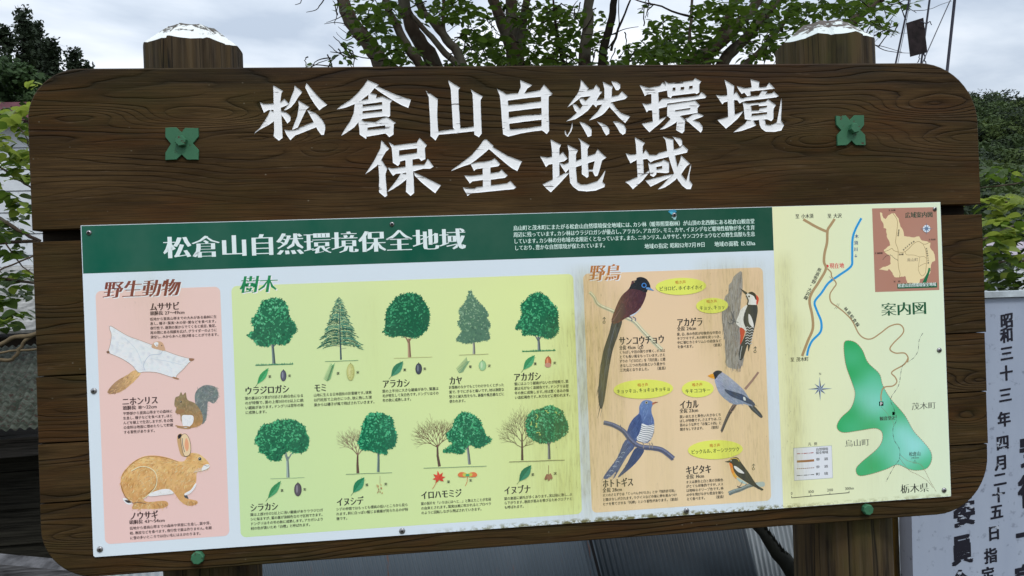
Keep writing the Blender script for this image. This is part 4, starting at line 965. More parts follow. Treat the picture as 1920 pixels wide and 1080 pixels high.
leafpic(a, *c2([(918, 803)])[0], *c2([(1008, 688)])[0], 7.5, (56, 144, 90)); nutpic(a, *c2([(1112, 740)])[0], 6, 10, (168, 84, 46)); a.ell(*c2([(1110, 766)])[0], 6, 4.5, (190, 140, 120)); lab(a, 1000.5, 682, 1037, 680.5); tree_build(a)
a = Art(2); trunkpic(a, c3([(410, 440)])[0], c3([(416, 603)])[0], 6, (128, 146, 140), c3([(370, 400), (465, 405), (395, 400)]))
crownpic(a, c3(S('360,157 440,152 500,175 550,215 560,270 580,300 570,370 530,410 470,412 420,395 375,430 350,470 270,465 250,430 190,400 190,350 155,330 180,260 220,195 290,185 330,160')), GD, GL_[:2], 380, 4.6)
x, y = c3([(278, 612)])[0]; ground(a, x, x + 64, y, (110, 140, 116), False, .6)
leafpic(a, *c3([(260, 765)])[0], *c3([(360, 630)])[0], 6.5, (50, 134, 80)); nutpic(a, *c3([(493, 697)])[0], 7, 12.5, (70, 64, 72)); lab(a, 526, 919.5, 568.5, 917.5); tree_build(a)
a = Art(2); r0, r1 = c3([(960, 570), (958, 430)]); a.stroke([r0, ((r0[0] + r1[0]) / 2 - .6, (r0[1] + r1[1]) / 2), r1], (5.5, 3), (96, 74, 64))
for an in (-105, -130, -75, -52): twigs(a, r1, math.radians(an), 19, 1.7, 4, (124, 100, 84), .5)
trunkpic(a, c3([(1120, 400)])[0], c3([(1118, 560)])[0], 5, (92, 112, 108), c3([(1095, 400), (1145, 410)]))
crownpic(a, c3(S('1090,100 1170,112 1230,150 1238,210 1262,270 1248,350 1190,388 1180,422 1120,410 1060,395 1000,385 962,340 985,260 1000,180 1040,120')), [(16, 100, 70), (26, 118, 82), (36, 134, 94)], [(60, 166, 116), (80, 180, 130)], 380, 4.6)
x, y = c3([(868, 577)])[0]; ground(a, x, x + 86, y, (90, 120, 100), False, .8)
leafpic(a, *c3([(922, 722)])[0], *c3([(1010, 600)])[0], 8.5, (36, 124, 84))
for i in range(14): p = c3([(1130 + rnd.uniform(-22, 22), 690 + rnd.uniform(-36, 36))])[0]; a.blob(p[0], p[1], 2.2, rnd.choice([(196, 178, 120), (170, 140, 100), (150, 110, 84)]), 5, .5, .5, 1.3)
a.stroke(c3([(1132, 590), (1132, 650)]), .6, (150, 130, 100)); lab(a, 685, 909, 720.5, 907.5); tree_build(a)
a = Art(2); r0, r1 = c4([(266, 518), (250, 350)]); a.stroke([r0, ((r0[0] + r1[0]) / 2 - 1.5, (r0[1] + r1[1]) / 2), r1], (5.5, 3), (92, 74, 64))
for an in (-100, -128, -152, -72, -50): twigs(a, (r1[0], r1[1] + 4), math.radians(an), 19, 1.5, 4, (112, 86, 70), .46)
trunkpic(a, c4([(482, 345)])[0], c4([(500, 500)])[0], 5, (112, 118, 116), c4([(440, 380), (510, 350)]))
crownpic(a, c4(S('455,95 520,110 580,160 608,230 622,270 668,310 620,350 560,372 500,345 470,370 440,420 370,408 295,405 330,370 370,340 330,300 322,260 370,210 385,150 420,110')), GD[:4], GL_, 380, 4.4)
x, y = c4([(142, 530)])[0]; ground(a, x, x + 118, y, (100, 130, 106), False, .9)
mx, my = c4([(262, 608)])[0]
for k in range(7):
    t = math.radians(-100 + (k - 3) * 44); L = 14.5 - abs(k - 3) * 1.2; dx, dy = math.cos(t), math.sin(t)
    a.shape([(mx - dy * 1.6 - dx, my + dx * 1.6 - dy), (mx + dx * L * .5 - dy * 2.4, my + dy * L * .5 + dx * 2.4), (mx + dx * L, my + dy * L), (mx + dx * L * .5 + dy * 2.4, my + dy * L * .5 - dx * 2.4), (mx + dy * 1.6 - dx, my - dx * 1.6 - dy)], jit((204, 70, 50), 8))
a.stroke([(mx, my), (mx - 12, my + 20)], .9, (190, 90, 60))
mx, my = c4([(484, 583)])[0]
for sgn in (-1, 1):
    pts = [(mx + sgn * u, my + v) for u, v in ((1, -2), (7, -5), (14, -5), (18, -1), (16, 3), (9, 4), (2, 3))]
    a.smooth(pts, (214, 116, 66)); a.smooth([(mx + sgn * u, my + v) for u, v in ((1, -2), (6, -3.6), (9, -2), (8, 2), (2, 2.6))], (190, 190, 80))
a.ell(mx, my + .4, 4, 2.6, (70, 164, 110)); a.stroke([(mx, my + 2), (mx - .5, my + 12), (mx - 4, my + 20)], .9, (196, 96, 60)); lab(a, 838, 903, 879.5, 900.5); tree_build(a)
a = Art(2); r0, r1 = c4([(911, 470), (908, 270)]); a.stroke([r0, ((r0[0] + r1[0]) / 2, (r0[1] + r1[1]) / 2), r1], (4.6, 2.4), (84, 66, 56))
for dy_, an, L in ((0, -90, 18), (4, -112, 18), (4, -68, 17), (14, -130, 19), (14, -52, 15), (24, -146, 19), (26, -40, 11)): twigs(a, (r1[0], r1[1] + dy_), math.radians(an), L, 1.2, 4 if L > 12 else 3, (110, 94, 76), .42)
trunkpic(a, c4([(1116, 320)])[0], c4([(1120, 460)])[0], 5, (104, 108, 106), c4([(1080, 320), (1150, 325)]))
crownpic(a, c4(S('1100,50 1150,48 1210,80 1240,130 1270,210 1238,270 1180,310 1110,330 1040,330 970,290 945,230 945,150 985,90 1050,70')), GD[:4], GL_, 380, 4.6)
for p in S('1030,130 1010,200 1040,260 1180,110 990,180 1100,90'):
    for k in range(4): q = c4([(p[0] + rnd.uniform(-18, 18), p[1] + rnd.uniform(-18, 18))])[0]; a.blob(q[0], q[1], 2, (176, 196, 110), 6, .6, .5, rnd.random() * 3)
x, y = c4([(808, 481)])[0]; ground(a, x, x + 104, y, (110, 100, 76), False, 1.0)
leafpic(a, *c4([(886, 632)])[0], *c4([(980, 505)])[0], 8.5, (24, 112, 80)); mx, my = c4([(1115, 590)])[0]
for u, v, r in ((-4, 2, .3), (4, 1, -.3), (0, 3, 0)): a.blob(mx + u, my + v, 6, rnd.choice([(140, 96, 76), (156, 112, 88)]), 7, .2, .5, 1.57 + r)
a.stroke([(mx, my - 20), (mx, my)], .8, (130, 100, 70)); lab(a, 996, 889.5, 1038, 887.5); tree_build(a)

# ------------------------------------------------------------------ birds
b1, b2, b3, b4 = F(1090, 480, 3.858), F(1260, 480, 3.855), F(1100, 700, 4.0), F(1260, 680, 3.725)
def feathers(a, poly, n, ln, w, cols, ang, sp=.3): a.fur(poly, n, ln, w, cols, math.radians(ang), sp)
def male(a, x, y): a.ell(x, y, 2.5, 2.5, (40, 60, 60)); a.ell(x, y, 1.5, 1.5, (224, 196, 150)); a.stroke([(x + .3, y - 2.5), (x + .5, y - 9)], .9, (40, 60, 60)); a.stroke([(x - 2.4, y - 6), (x + .5, y - 9.4), (x + 3, y - 6.2)], .9, (40, 60, 60))
def limb(a, pts, w, col):
    a.stroke(pts, w, col, True, 6)
    ww = w[0] if isinstance(w, tuple) else w
    up = [(x, y - ww * .22) for x, y in pts]; dn = [(x, y + ww * .25) for x, y in pts]
    a.stroke(up, ww * .3, tuple(min(255, v + 26) for v in col), True, 6); a.stroke(dn, ww * .3, tuple(v * .8 for v in col), True, 6)
    P = catmull(pts, False, 8)
    for k in range(60):
        p = rnd.choice(P); a.blob(p[0] + rnd.uniform(-.3, .3) * ww, p[1] + rnd.uniform(-.3, .3) * ww, rnd.uniform(.5, 1.2), jit(col, 26), 6, .5, .4, .5)
a = Art(2)
limb(a, b1(S('60,262 90,295 125,352 230,400 330,450 385,478 450,550 520,620 582,680')), (6, 8.5), (196, 192, 160))
tlp = b1(S('232,455 295,465 262,580 225,690 195,850 172,1010 158,1078 145,1105 130,1085 122,1000 132,850 158,690 200,560')); a.shape(catmull(tlp, True, 4), (42, 46, 58)); feathers(a, tlp, 60, 22, .8, [(60, 68, 84), (30, 32, 42), (76, 84, 98)], 103, .05); a.stroke(b1(S('255,480 205,650 170,850 148,1080')), .9, (86, 94, 106), True); a.stroke(b1(S('270,480 225,640 188,850')), .7, (24, 26, 34), True)
bdy = catmull(b1(S('370,180 345,235 290,290 250,370 218,475 262,485 320,450 370,428 430,370 462,305 468,262 440,235 400,215')), True, 4)
a.grad(bdy, lambda x, y: jit(lerp((98, 52, 50), (70, 40, 52), min(1, max(0, (x - 1150) / 55))), 8), 3.5); feathers(a, bdy, 200, 5, .7, [(84, 46, 46), (112, 66, 62), (60, 36, 46)], 115)
a.smooth(b1(S('350,432 400,405 432,372 418,395 375,432')), (196, 204, 214))
wg = catmull(b1(S('300,340 262,385 235,450 220,480 262,470 300,440 322,400')), True, 4); a.shape(wg, (78, 48, 52))
for k in range(6): a.stroke(b1([(300 - k * 4, 350 + k * 8), (262 - k * 4, 420 + k * 5), (235 - k * 2, 468)]), .6, (140, 96, 96) if k % 2 else (46, 34, 44), True)
hd = catmull(b1(S('368,180 396,175 402,158 432,152 465,163 488,190 500,228 480,245 468,264 430,250 380,238 346,238 362,208 388,186')), True, 4); a.shape(hd, (26, 30, 38)); feathers(a, hd, 60, 4, .6, [(44, 50, 62), (18, 20, 26)], 120)
a.shape(b1(S('470,225 500,230 527,252 492,246 466,238')), (96, 140, 190)); a.ell(*b1([(453, 212)])[0], 4.7, 4.7, (66, 132, 200)); a.ell(*b1([(453, 212)])[0], 3.2, 3.2, (26, 50, 90)); a.ell(*b1([(453, 212)])[0], 2.1, 2.1, (14, 16, 24))
for x in (345, 372): a.stroke(b1([(x, 440), (x + 20, 452), (x + 18, 470)]), 1.5, (86, 100, 130), True)
male(a, 1132.5, 604); a.build('bird_picture', panel, 'printed long-tailed dark maroon bird on a pale branch')
a = Art(2)
tk = b2(S('430,190 445,150 480,120 505,115 510,230 500,300 492,420 500,560 520,740 490,812 425,810 390,780 383,620 365,500 360,400 385,290 408,270 410,210')); a.shape(catmull(tk, True, 2), (150, 146, 144))
feathers(a, tk, 420, 11, 1.0, [(122, 118, 118), (176, 172, 168), (140, 128, 120), (160, 158, 160), (108, 104, 106)], 92, .12)
a.smooth(b2(S('485,428 500,390 530,360 570,350 610,352 618,400 600,500 575,600 552,690 545,640 515,735 487,748 488,665 515,600 535,545 500,520 462,482')), (34, 42, 56))
br = catmull(b2(S('480,430 495,390 525,362 545,356 522,415 516,475 540,540 515,530 490,515 462,482')), True, 4); a.shape(br, (224, 224, 218)); feathers(a, br, 40, 4, .5, [(196, 198, 196), (238, 238, 234)], 100)
a.smooth(b2(S('545,352 548,325 533,290 548,268 575,262 605,280 620,310 612,352')), (228, 226, 220)); a.smooth(b2(S('548,268 575,258 600,272 616,300 606,318 590,290 568,278')), (24, 26, 32)); a.smooth(b2(S('606,282 622,296 626,318 616,352 608,345 610,310')), (206, 52, 44))
a.shape(b2(S('490,233 540,262 545,275 530,278')), (40, 44, 52)); a.stroke(b2(S('535,285 550,320 545,350 560,356 605,358')), 2.2, (28, 32, 40), True); a.ell(*b2([(556, 292)])[0], 1.6, 1.9, (16, 16, 20))
a.smooth(b2(S('490,518 525,538 512,600 492,640 494,580')), (198, 62, 44)); a.smooth(b2(S('552,420 572,440 590,500 582,512 556,485')), (230, 230, 226))
for k in range(7): y0 = 520 + k * 19; a.stroke(b2([(530 - k * 0, y0), (545, y0 - 8), (560, y0 + 3), (578, y0 - 8), (592 - k * 3, y0)]), 1.3, (206, 208, 210))
for p in (S('480,480 440,470 425,455'), S('445,470 435,430 428,400'), S('455,470 440,420 450,398'), S('450,475 420,490 406,478'), S('440,475 440,495')): a.stroke(b2(p), 1.3, (88, 92, 104), True)
a.stroke(b2(S('505,650 495,700 490,745')), .8, (200, 205, 205)); male(a, 1415.5, 659); a.build('bird_picture', panel, 'printed woodpecker with red nape clinging to a grey trunk')
a = Art(2)
t2 = b3(S('370,560 430,575 395,640 330,710 245,776 240,766 295,690 335,610')); a.smooth(t2, (52, 70, 110)); feathers(a, t2, 40, 8, .6, [(74, 92, 130), (40, 52, 88)], 130, .1)
t1 = b3(S('290,500 360,545 300,625 212,778 203,778 222,735 160,788 125,786 150,740 230,632')); a.smooth(t1, (70, 88, 130), 3); feathers(a, t1, 70, 9, .7, [(56, 70, 110), (104, 122, 158), (44, 56, 92), (140, 154, 180)], 125, .12)
for k in range(6): a.stroke(b3([(150 + k * 22, 770 - k * 34), (165 + k * 22, 762 - k * 34), (178 + k * 22, 768 - k * 34)]), .9, (176, 190, 206), True)
bc = catmull(b3(S('390,300 395,250 415,212 445,200 482,206 498,228 486,260 488,300 503,345 507,400 500,450 478,500 440,524 385,500 345,540 300,500 305,430 345,345')), True, 5)
a.grad(bc, lambda x, y: jit(lerp((104, 132, 180), (64, 88, 142), min(1, max(0, (y - 750) / 60))), 6), 3.5); feathers(a, bc, 220, 5, .7, [(96, 122, 170), (134, 160, 202), (74, 98, 148)], 110)
bl = catmull(b3(S('412,378 460,392 505,386 500,440 478,495 440,518 400,512 375,490 395,430')), True, 4); a.shape(bl, (222, 226, 230))
for k in range(9): y0 = 392 + k * 14; xl = 412 - k * 4.5; xr = 506 - max(0, k - 4) * 8; a.stroke(b3([(xl, y0), ((xl * 2 + xr) / 3, y0 + 10), ((xl + 2 * xr) / 3, y0 + 7), (xr, y0 - 3)]), 1.1, (60, 76, 110), True)
wn = catmull(b3(S('395,305 412,350 405,420 375,480 330,490 303,455 318,390 350,340')), True, 4); a.grad(wn, lambda x, y: jit((56, 80, 130), 6), 4); feathers(a, wn, 90, 8, .7, [(44, 64, 110), (80, 104, 152)], 115, .15)
a.shape(b3(S('490,222 515,212 536,216 515,224 492,238')), (190, 112, 84)); a.stroke(b3(S('495,222 534,216')), .8, (70, 50, 50)); a.ell(*b3([(448, 219)])[0], 2.2, 2.2, (210, 200, 150)); a.ell(*b3([(448, 219)])[0], 1.5, 1.5, (26, 26, 30))
limb(a, b3(S('128,368 200,388 275,432 330,500 400,548 500,560 570,578 650,640')), (8, 9.5), (84, 92, 124)); a.stroke(b3(S('262,420 252,385')), 1, (90, 90, 110))
for x in (420, 466, 486): a.stroke(b3([(x, 520), (x + 8, 538), (x + 4, 562)]), 1.6, (150, 140, 130), True)
a.build('bird_picture', panel, 'printed blue-grey cuckoo on a dark branch')
a = Art(2)
a.stroke(b4(S('604,66 560,125 510,185')), (3.6, 4.6), (150, 118, 112)); limb(a, b4(S('440,290 405,345 372,415 346,480')), (7, 4.5), (70, 66, 76))
tg = catmull(b4(S('520,275 565,295 600,330 632,372 622,386 590,362 550,325')), True, 4); a.shape(tg, (32, 44, 66)); a.stroke(b4(S('540,290 622,378')), .8, (80, 100, 130))
bg_ = catmull(b4(S('290,72 320,56 370,78 430,125 490,180 530,235 560,300 500,288 440,292 380,262 330,212 305,150 296,112')), True, 5); a.grad(bg_, lambda x, y: jit(lerp((166, 172, 196), (128, 144, 172), min(1, max(0, (y - 700) / 50))), 7), 3.5); feathers(a, bg_, 220, 5, .7, [(140, 150, 176), (180, 184, 204), (120, 132, 160)], 45)
a.smooth(b4(S('284,78 300,60 325,54 350,64 325,85 305,112 296,112 290,95')), (30, 38, 54)); a.shape(b4(S('247,92 270,80 288,76 298,112 275,108')), (236, 156, 44)); a.stroke(b4(S('250,93 296,96')), .6, (180, 100, 30)); a.ell(*b4([(306, 88)])[0], 1.2, 1.2, (12, 12, 16))
wn = catmull(b4(S('368,185 430,203 490,222 535,250 572,278 576,300 520,280 480,262 420,238 384,212')), True, 4); a.shape(wn, (34, 58, 98)); feathers(a, wn, 40, 8, .6, [(54, 84, 130), (24, 40, 74)], 25, .1); a.smooth(b4(S('497,240 510,242 514,264 500,260')), (214, 222, 230))
a.stroke(b4(S('440,292 412,325 404,345')), 1.4, (140, 110, 100), True); a.stroke(b4(S('452,292 425,335 402,350')), 1.2, (140, 110, 100), True); a.stroke(b4(S('398,345 418,350')), 2, (60, 56, 60))
a.build('bird_picture', panel, 'printed grey bird with black cap and thick orange bill')
a = Art(2)
limb(a, b4(S('398,915 430,900 470,888 530,862 580,850 642,848')), (8, 7), (112, 128, 130)); a.smooth(b4(S('590,840 640,832 645,862 600,866')), (170, 186, 184))
bn = catmull(b4(S('430,664 460,664 478,690 540,775 590,850 636,882 628,892 600,880 545,850 500,822 455,790 428,750 410,715')), True, 4); a.shape(bn, (28, 34, 42)); feathers(a, bn, 70, 5, .6, [(48, 56, 66), (18, 22, 28)], 50)
a.shape(b4(S('366,691 398,684 404,696 392,698')), (40, 44, 50)); a.smooth(b4(S('395,690 405,672 432,661 462,668 470,690 450,712 418,706')), (26, 30, 38))
o1 = catmull(b4(S('400,700 420,708 428,745 450,790 490,822 450,812 422,780 408,735')), True, 4); a.grad(o1, lambda x, y: jit(lerp((232, 96, 36), (240, 190, 70), min(1, max(0, (y - 868) / 30))), 6), 2.5); feathers(a, o1, 50, 3, .5, [(240, 130, 50), (250, 190, 80), (220, 90, 40)], 70)
a.smooth(b4(S('450,800 490,820 525,845 490,842 462,822')), (170, 196, 196)); a.smooth(b4(S('432,722 455,728 500,765 498,774 465,765 440,742')), (226, 230, 230)); a.stroke(b4(S('398,682 425,668 455,672 470,690')), 1.3, (240, 190, 90), True); a.ell(*b4([(412, 684)])[0], .9, .9, (220, 225, 225))
a.stroke(b4(S('490,830 480,855 465,868')), 1.2, (100, 90, 96)); a.stroke(b4(S('520,845 510,860')), 1.2, (100, 90, 96)); a.stroke(b4(S('455,862 470,872 485,870')), 2, (70, 66, 76)); male(a, 1412.5, 879); a.build('bird_picture', panel, 'printed small black bird with orange throat on a mossy branch')

# ------------------------------------------------------------------ map
m1, m2, m3 = F(1440, 380, 3.6), F(1440, 620, 2.348), F(1630, 380, 6.0)
ROAD = (166, 138, 98); RIV = (26, 144, 206)
def mapart(name, fn, lab=None):
    a = Art(2); fn(a); return a.build(name, panel, lab)
def _roads(a):
    a.stroke(m1(S('238,113 310,155 360,180 400,196')), 4.9, ROAD, True); a.stroke(m1(S('450,110 420,155 404,180 400,210 398,270 382,340 378,400 390,450 340,540 295,610 280,670 298,760 302,850 268,935 230,1035')), 4.9, ROAD, True)
    a.stroke(m1(S('400,445 425,470 430,500 460,545 440,580 418,620 425,670 470,705 520,745 570,800 610,880 650,915 700,918 760,880 820,835 880,820 912,845 908,885 845,950 823,990 860,1015 920,1015 945,1045 941,1078')), 2.4, ROAD, True)
    a.stroke(m2(S('617,118 600,148 545,182 560,205 567,225 550,243 510,250 498,280 498,310')), 2.4, ROAD, True)
mapart('road_line', _roads)
mapart('river_line', lambda a: a.stroke(m1(S('630,105 590,180 570,250 568,370 560,430 480,490 410,540 360,610 315,670 330,730 358,800 355,870 300,930 275,980 263,1033')), 4.2, RIV, True))
def _zone(a):
    pts = catmull(m2(S('335,55 350,43 385,52 415,85 440,140 490,190 505,240 540,300 600,370 640,440 680,485 715,530 720,570 700,605 660,615 620,610 570,590 520,610 450,632 400,638 387,610 410,580 480,520 503,480 500,445 470,430 400,440 330,448 303,425 320,385 365,340 383,280 370,230 345,160 335,100')), True, 5)
    def cf(x, y):
        px, py = (x - 1440) * 2.348, (y - 620) * 2.348
        t = math.exp(-((px - 470) / 95) ** 2 - ((py - 290) / 80) ** 2) * .8 + math.exp(-((px - 620) / 130) ** 2 - ((py - 500) / 120) ** 2)
        return lerp((50, 166, 102), (142, 214, 208), min(1, t + 0.12 * math.sin(px * .03) * math.sin(py * .04)))
    a.grad(pts, cf, 6); a.dashed(pts + [pts[0]], .9, (150, 92, 78), 3, 1.4, sm=False)
mapart('reserve_shape', _zone, 'green printed outline of the nature reserve')
D = (60, 66, 62)
mapart('boundary_line', lambda a: a.dashed(m1(S('1045,880 1020,930 1012,1000 985,1045 945,1075')), .9, D, 6, 1.6, True))
mapart('boundary_line', lambda a: a.dashed(m2(S('617,125 590,160 575,240 540,300 555,345 566,390 550,430 555,480 578,520 578,565 560,590 540,625 520,663')), 1.0, D, 6, 1.6, True))
mapart('path_line', lambda a: a.dashed(m2(S('498,335 525,365 550,400 553,425')), .8, (120, 130, 100), 1.6, 1.3))
mapart('path_line', lambda a: a.dashed(m2(S('580,545 610,570 640,580 672,590 695,625 715,665 740,708')), .9, (130, 104, 76), 1.8, 1.2))
mapart('path_line', lambda a: a.dashed(m2(S('578,560 600,590 625,618 655,632 700,660 725,690')), .9, (130, 104, 76), 1.8, 1.2))
def _cross(x, y, an):
    def fn(a):
        for d in (-6, 6): a.stroke(m1([(x - 12 + d, y - 14 * an), (x + d + 2, y), (x + 8 + d, y + 16 * an)]), .6, (60, 60, 50), True)
    return fn
if True:
    for (x, y, an) in ((430, 512, 1.0), (466, 700, -1.2)): mapart('bridge_mark', _cross(x, y, an))
def lbl(t, x0, x1, yc, h, col=INK, bold=.04, lab=None, sh=0): 
    a = Art(3); a.text(t, x0, yc, x1, h=h, col=col, bold=bold, shear=sh); return a.build('map_text', panel, lab)
lbl('至 小木須', 1491, 1525, 405.7, 8.8); lbl('至 大沢', 1551, 1578, 405, 8.8); lbl('至 茂木町', 1481.5, 1516, 674.5, 8.6)
def _here(a): a.ell(1551, 499, 2.8, 2.8, (206, 36, 56)); a.text('現在地', 1555, 498.6, 1582.5, h=10.5, col=(206, 40, 60), bold=.04)
mapart('map_text', _here, 'red dot and red writing of the present location')
def along(a, t, pts, h, col, rot0=None):
    g = len(t)
    P = catmull(pts, False, 10); cum = [0]
    for p, q in zip(P, P[1:]): cum.append(cum[-1] + math.dist(p, q))
    for i, c_ in enumerate(t):
        d = cum[-1] * (i + .5) / g; k = max(j for j in range(len(P)) if cum[j] <= d); k = min(k, len(P) - 2)
        tt = (d - cum[k]) / max(1e-6, cum[k + 1] - cum[k]); p = (P[k][0] + (P[k + 1][0] - P[k][0]) * tt, P[k][1] + (P[k + 1][1] - P[k][1]) * tt)
        X, Z = B(*p); u = (B(p[0] + 1, p[1])[0] - X) * h
        an = (rot0 if rot0 is not None else 0); co_, si = math.cos(an), math.sin(an)
        a.glyph(c_, X - .5 * u * co_ + .38 * u * si, Z - .38 * u * co_ - .5 * u * si, u, u, col, 0, .05, an)
a = Art(3); along(a, '木須川↓', m1([(599, 205), (592, 300), (596, 380)]), 7.6, (30, 70, 130)); a.build('map_text', panel, 'blue vertical writing along the river')
a = Art(3); along(a, '県道牧野・大沢線', m1([(352, 440), (310, 530), (275, 600), (250, 655)]), 7.8, INK, -.5); a.build('map_text', panel)
a = Art(3); along(a, '林道松倉線', m1([(515, 705), (560, 760), (612, 835)]), 7.4, INK, -.9); a.build('map_text', panel)
lbl('案内図', 1652, 1738, 580.5, 25, (22, 84, 54), (.03, .014), 'large dark green map heading'); lbl('茂木町', 1709, 1755, 762, 14, (70, 74, 70), (.004, .02)); lbl('烏山町', 1584, 1630.5, 831.5, 14, (70, 74, 70), (.004, .02)); lbl('栃木県', 1688, 1742, 917, 18, (44, 48, 48), (.012, .02))
lbl('観音堂卍', 1649, 1679, 785, 7.6, bold=.07); lbl('松倉山', 1704, 1726, 851.5, 8.2, bold=.03)
def _pk(a):
    a.shape(m2(S('489,312 508,312 508,331 489,331')), (34, 70, 150)); a.text('P', 1650, 757, 1654.5, h=8, col=(230, 235, 240), bold=.08)
mapart('parking_mark', _pk)
def _sm(a):
    a.text('345m', 1708, 858.4, 1723, h=5.6, col=INK); a.stroke(m2(S('646,569 638,583 655,583 646,569')), .6, (60, 70, 66)); a.ell(*m2([(646, 578)])[0], .7, .7, INK)
mapart('summit_mark', _sm)
mapart('hall_mark', lambda a: a.shape(m2(S('547,357 558,357 558,372 547,372')), (110, 84, 70)))
def compass(a, cx, cy, R, r, dark, light, disc=None, tilt=-.03):
    if disc: a.ell(cx, cy, disc, disc, light)
    for k in range(8):
        t = math.pi / 4 * k + tilt; L = R if k % 2 == 0 else R * .62; c_, s_ = math.sin(t), -math.cos(t); n1 = (math.cos(t), math.sin(t)); b = .14 * R
        base_ = (cx + c_ * b * 1.4, cy + s_ * b * 1.4)
        a.shape([(cx, cy), (base_[0] + n1[0] * b * .6, base_[1] + n1[1] * b * .6), (cx + c_ * L, cy + s_ * L)], dark); a.shape([(cx, cy), (cx + c_ * L, cy + s_ * L), (base_[0] - n1[0] * b * .6, base_[1] - n1[1] * b * .6)], light if not disc else (120, 150, 180))
a = Art(3); compass(a, 1537.3, 729, 23, 0, (28, 44, 74), (170, 186, 200)); a.text('N', 1535.5, 700.8, 1539.5, h=6, col=INK); a.build('compass_rose', panel)
def _leg(a):
    bx = m2(S('112,517 280,506 285,648 116,660')); a.shape(bx, (214, 218, 224)); a.stroke(bx + [bx[0]], .7, (110, 130, 140))
    a.text('凡  例', 1515, 833, 1532, h=6.5, col=INK, bold=.03)
    rw = ((540, (150, 50, 60), 1.5), (574, (150, 104, 66), 4.2), (606, (130, 90, 70), 1.5), (636, (40, 50, 52), 1.3))
    for i, (y, c_, w_) in enumerate(rw):
        p = m2([(127, y + 2), (165, y), (203, y - 3)])
        if i == 1: a.stroke(p, w_, c_)
        else: a.dashed(p, w_, c_, (7, 0, 2.6, 7)[i], 1.2, dots=i in (0, 3), sm=False) if i else a.dashed(p, w_, c_, 6, 1.2, dots=True, sm=False)
    for t, y in (('自然環境', 842.8), ('保全地域', 849), ('車　道', 861.5), ('歩　道', 875.5), ('町　境', 889)): a.text(t, 1529.5, y, 1552.5, h=5.6, col=INK, bold=.05)
mapart('legend', _leg, 'small legend box of the map')
def _scl(a):
    p = m2([(104, 736), (357, 713)]); a.stroke(p, 1.3, (36, 40, 40))
    for t in (0, 1 / 3, 2 / 3, 1): x = p[0][0] + (p[1][0] - p[0][0]) * t; y = p[0][1] + (p[1][1] - p[0][1]) * t; a.stroke([(x, y + .5), (x - .2, y - 3.5)], 1.0, (36, 40, 40))
    for t, x0, x1, y in (('0', 1482.5, 1486, 925), ('100', 1514.5, 1526, 922), ('200', 1550.5, 1562, 918.8), ('300m', 1584, 1601, 916)): a.text(t, x0, y, x1, h=7, col=INK, bold=.03)
mapart('scale_bar', _scl)
def _inset(a):
    a.shape(m3(S('30,65 757,50 787,982 65,1006')), (170, 122, 104))
    land = []
    raw = S('120,105 145,120 160,175 180,185 215,140 265,118 290,125 330,180 350,270 385,330 390,375 480,390 560,378 590,425 650,435 685,450 680,500 720,550 735,600 740,650 700,680 690,740 680,800 640,815 610,850 570,860 560,905 430,905 410,850 400,825 340,840 280,835 260,790 220,745 205,765 105,750 150,725 190,715 240,690 235,600 170,555 165,530 235,480 225,440 195,380 190,300 160,280 155,230 130,190')
    for i in range(len(raw)):
        p, q = np.array(raw[i]), np.array(raw[(i + 1) % len(raw)])
        land.append(tuple(p)); land.append(tuple(p + (q - p) * .33 + np.array((rnd.uniform(-5, 5), rnd.uniform(-5, 5))))); land.append(tuple(p + (q - p) * .67 + np.array((rnd.uniform(-5, 5), rnd.uniform(-5, 5)))))
    a.shape(m3(land), (226, 206, 160)); R_ = (140, 112, 66)
    a.stroke(m3(S('265,120 315,210 300,390 295,450 322,530 322,650 330,740 345,800 335,850')), .8, R_, True); a.stroke(m3(S('165,552 215,535 255,515 280,542 370,560 430,530 500,460 555,437 605,465 640,465 685,440')), .8, R_, True)
    a.stroke(m3(S('605,470 632,530 640,600 640,700 632,790')), .7, R_, True); a.stroke(m3(S('400,545 420,585 500,590 565,610 610,605 645,628')), .6, R_, True); a.stroke(m3(S('568,610 552,720 555,770 592,825 632,790')), .6, R_, True); a.stroke(m3(S('555,720 620,685 645,690')), .6, R_, True)
    a.dashed(m3(S('150,640 190,600 240,590 275,620 320,648')), 1.1, (50, 44, 40), 2.2, 1.1); a.shape(m3(S('664,735 684,735 680,775 640,900 595,900 655,780')), (24, 104, 66)); a.blob(*m3([(674, 752)])[0], 2.6, (50, 130, 80), 8, .5)
    bx = m3(S('313,912 760,900 762,955 316,968')); a.shape(bx, (22, 92, 64))
    a.text('松倉山自然環境保全地域', 1683.5, 535.5, 1755, h=7.2, col=(214, 226, 220), bold=.05); a.text('広域案内図', 1696.5, 403.5, 1748.5, h=11, col=(40, 66, 50), bold=.07); a.text('烏山町', 1700.5, 487.3, 1721.5, h=6.4, col=(110, 96, 84))
    for t, x0, x1, y in (('至 小川町', 1666, 1679, 394.4), ('至 茂木町', 1741, 1754, 449.3), ('至 南那須町', 1640, 1655, 475), ('至 市貝町', 1675, 1688, 528), ('滝', 1673, 1677.5, 476.7), ('烏山駅', 1685, 1694, 477)): a.text(t, x0, y, x1, h=3.4, col=(44, 36, 34), bold=.1)
    along(a, '県道那珂', m3([(332, 300), (322, 380)]), 3.2, INK); along(a, '那珂川宮原線', m3([(375, 540), (440, 480), (510, 430)]), 3.0, INK, .7); along(a, '県道牧野大沢線', m3([(640, 505), (655, 600), (662, 690)]), 3.0, INK)
mapart('inset_map', _inset, 'small brown inset map of the town')
a = Art(9); compass(a, *m3([(641, 293)])[0], 11.5, 0, (36, 56, 92), (206, 216, 226), 7.0); a.build('compass_rose', panel, 'tiny compass on a white disc in the inset map')

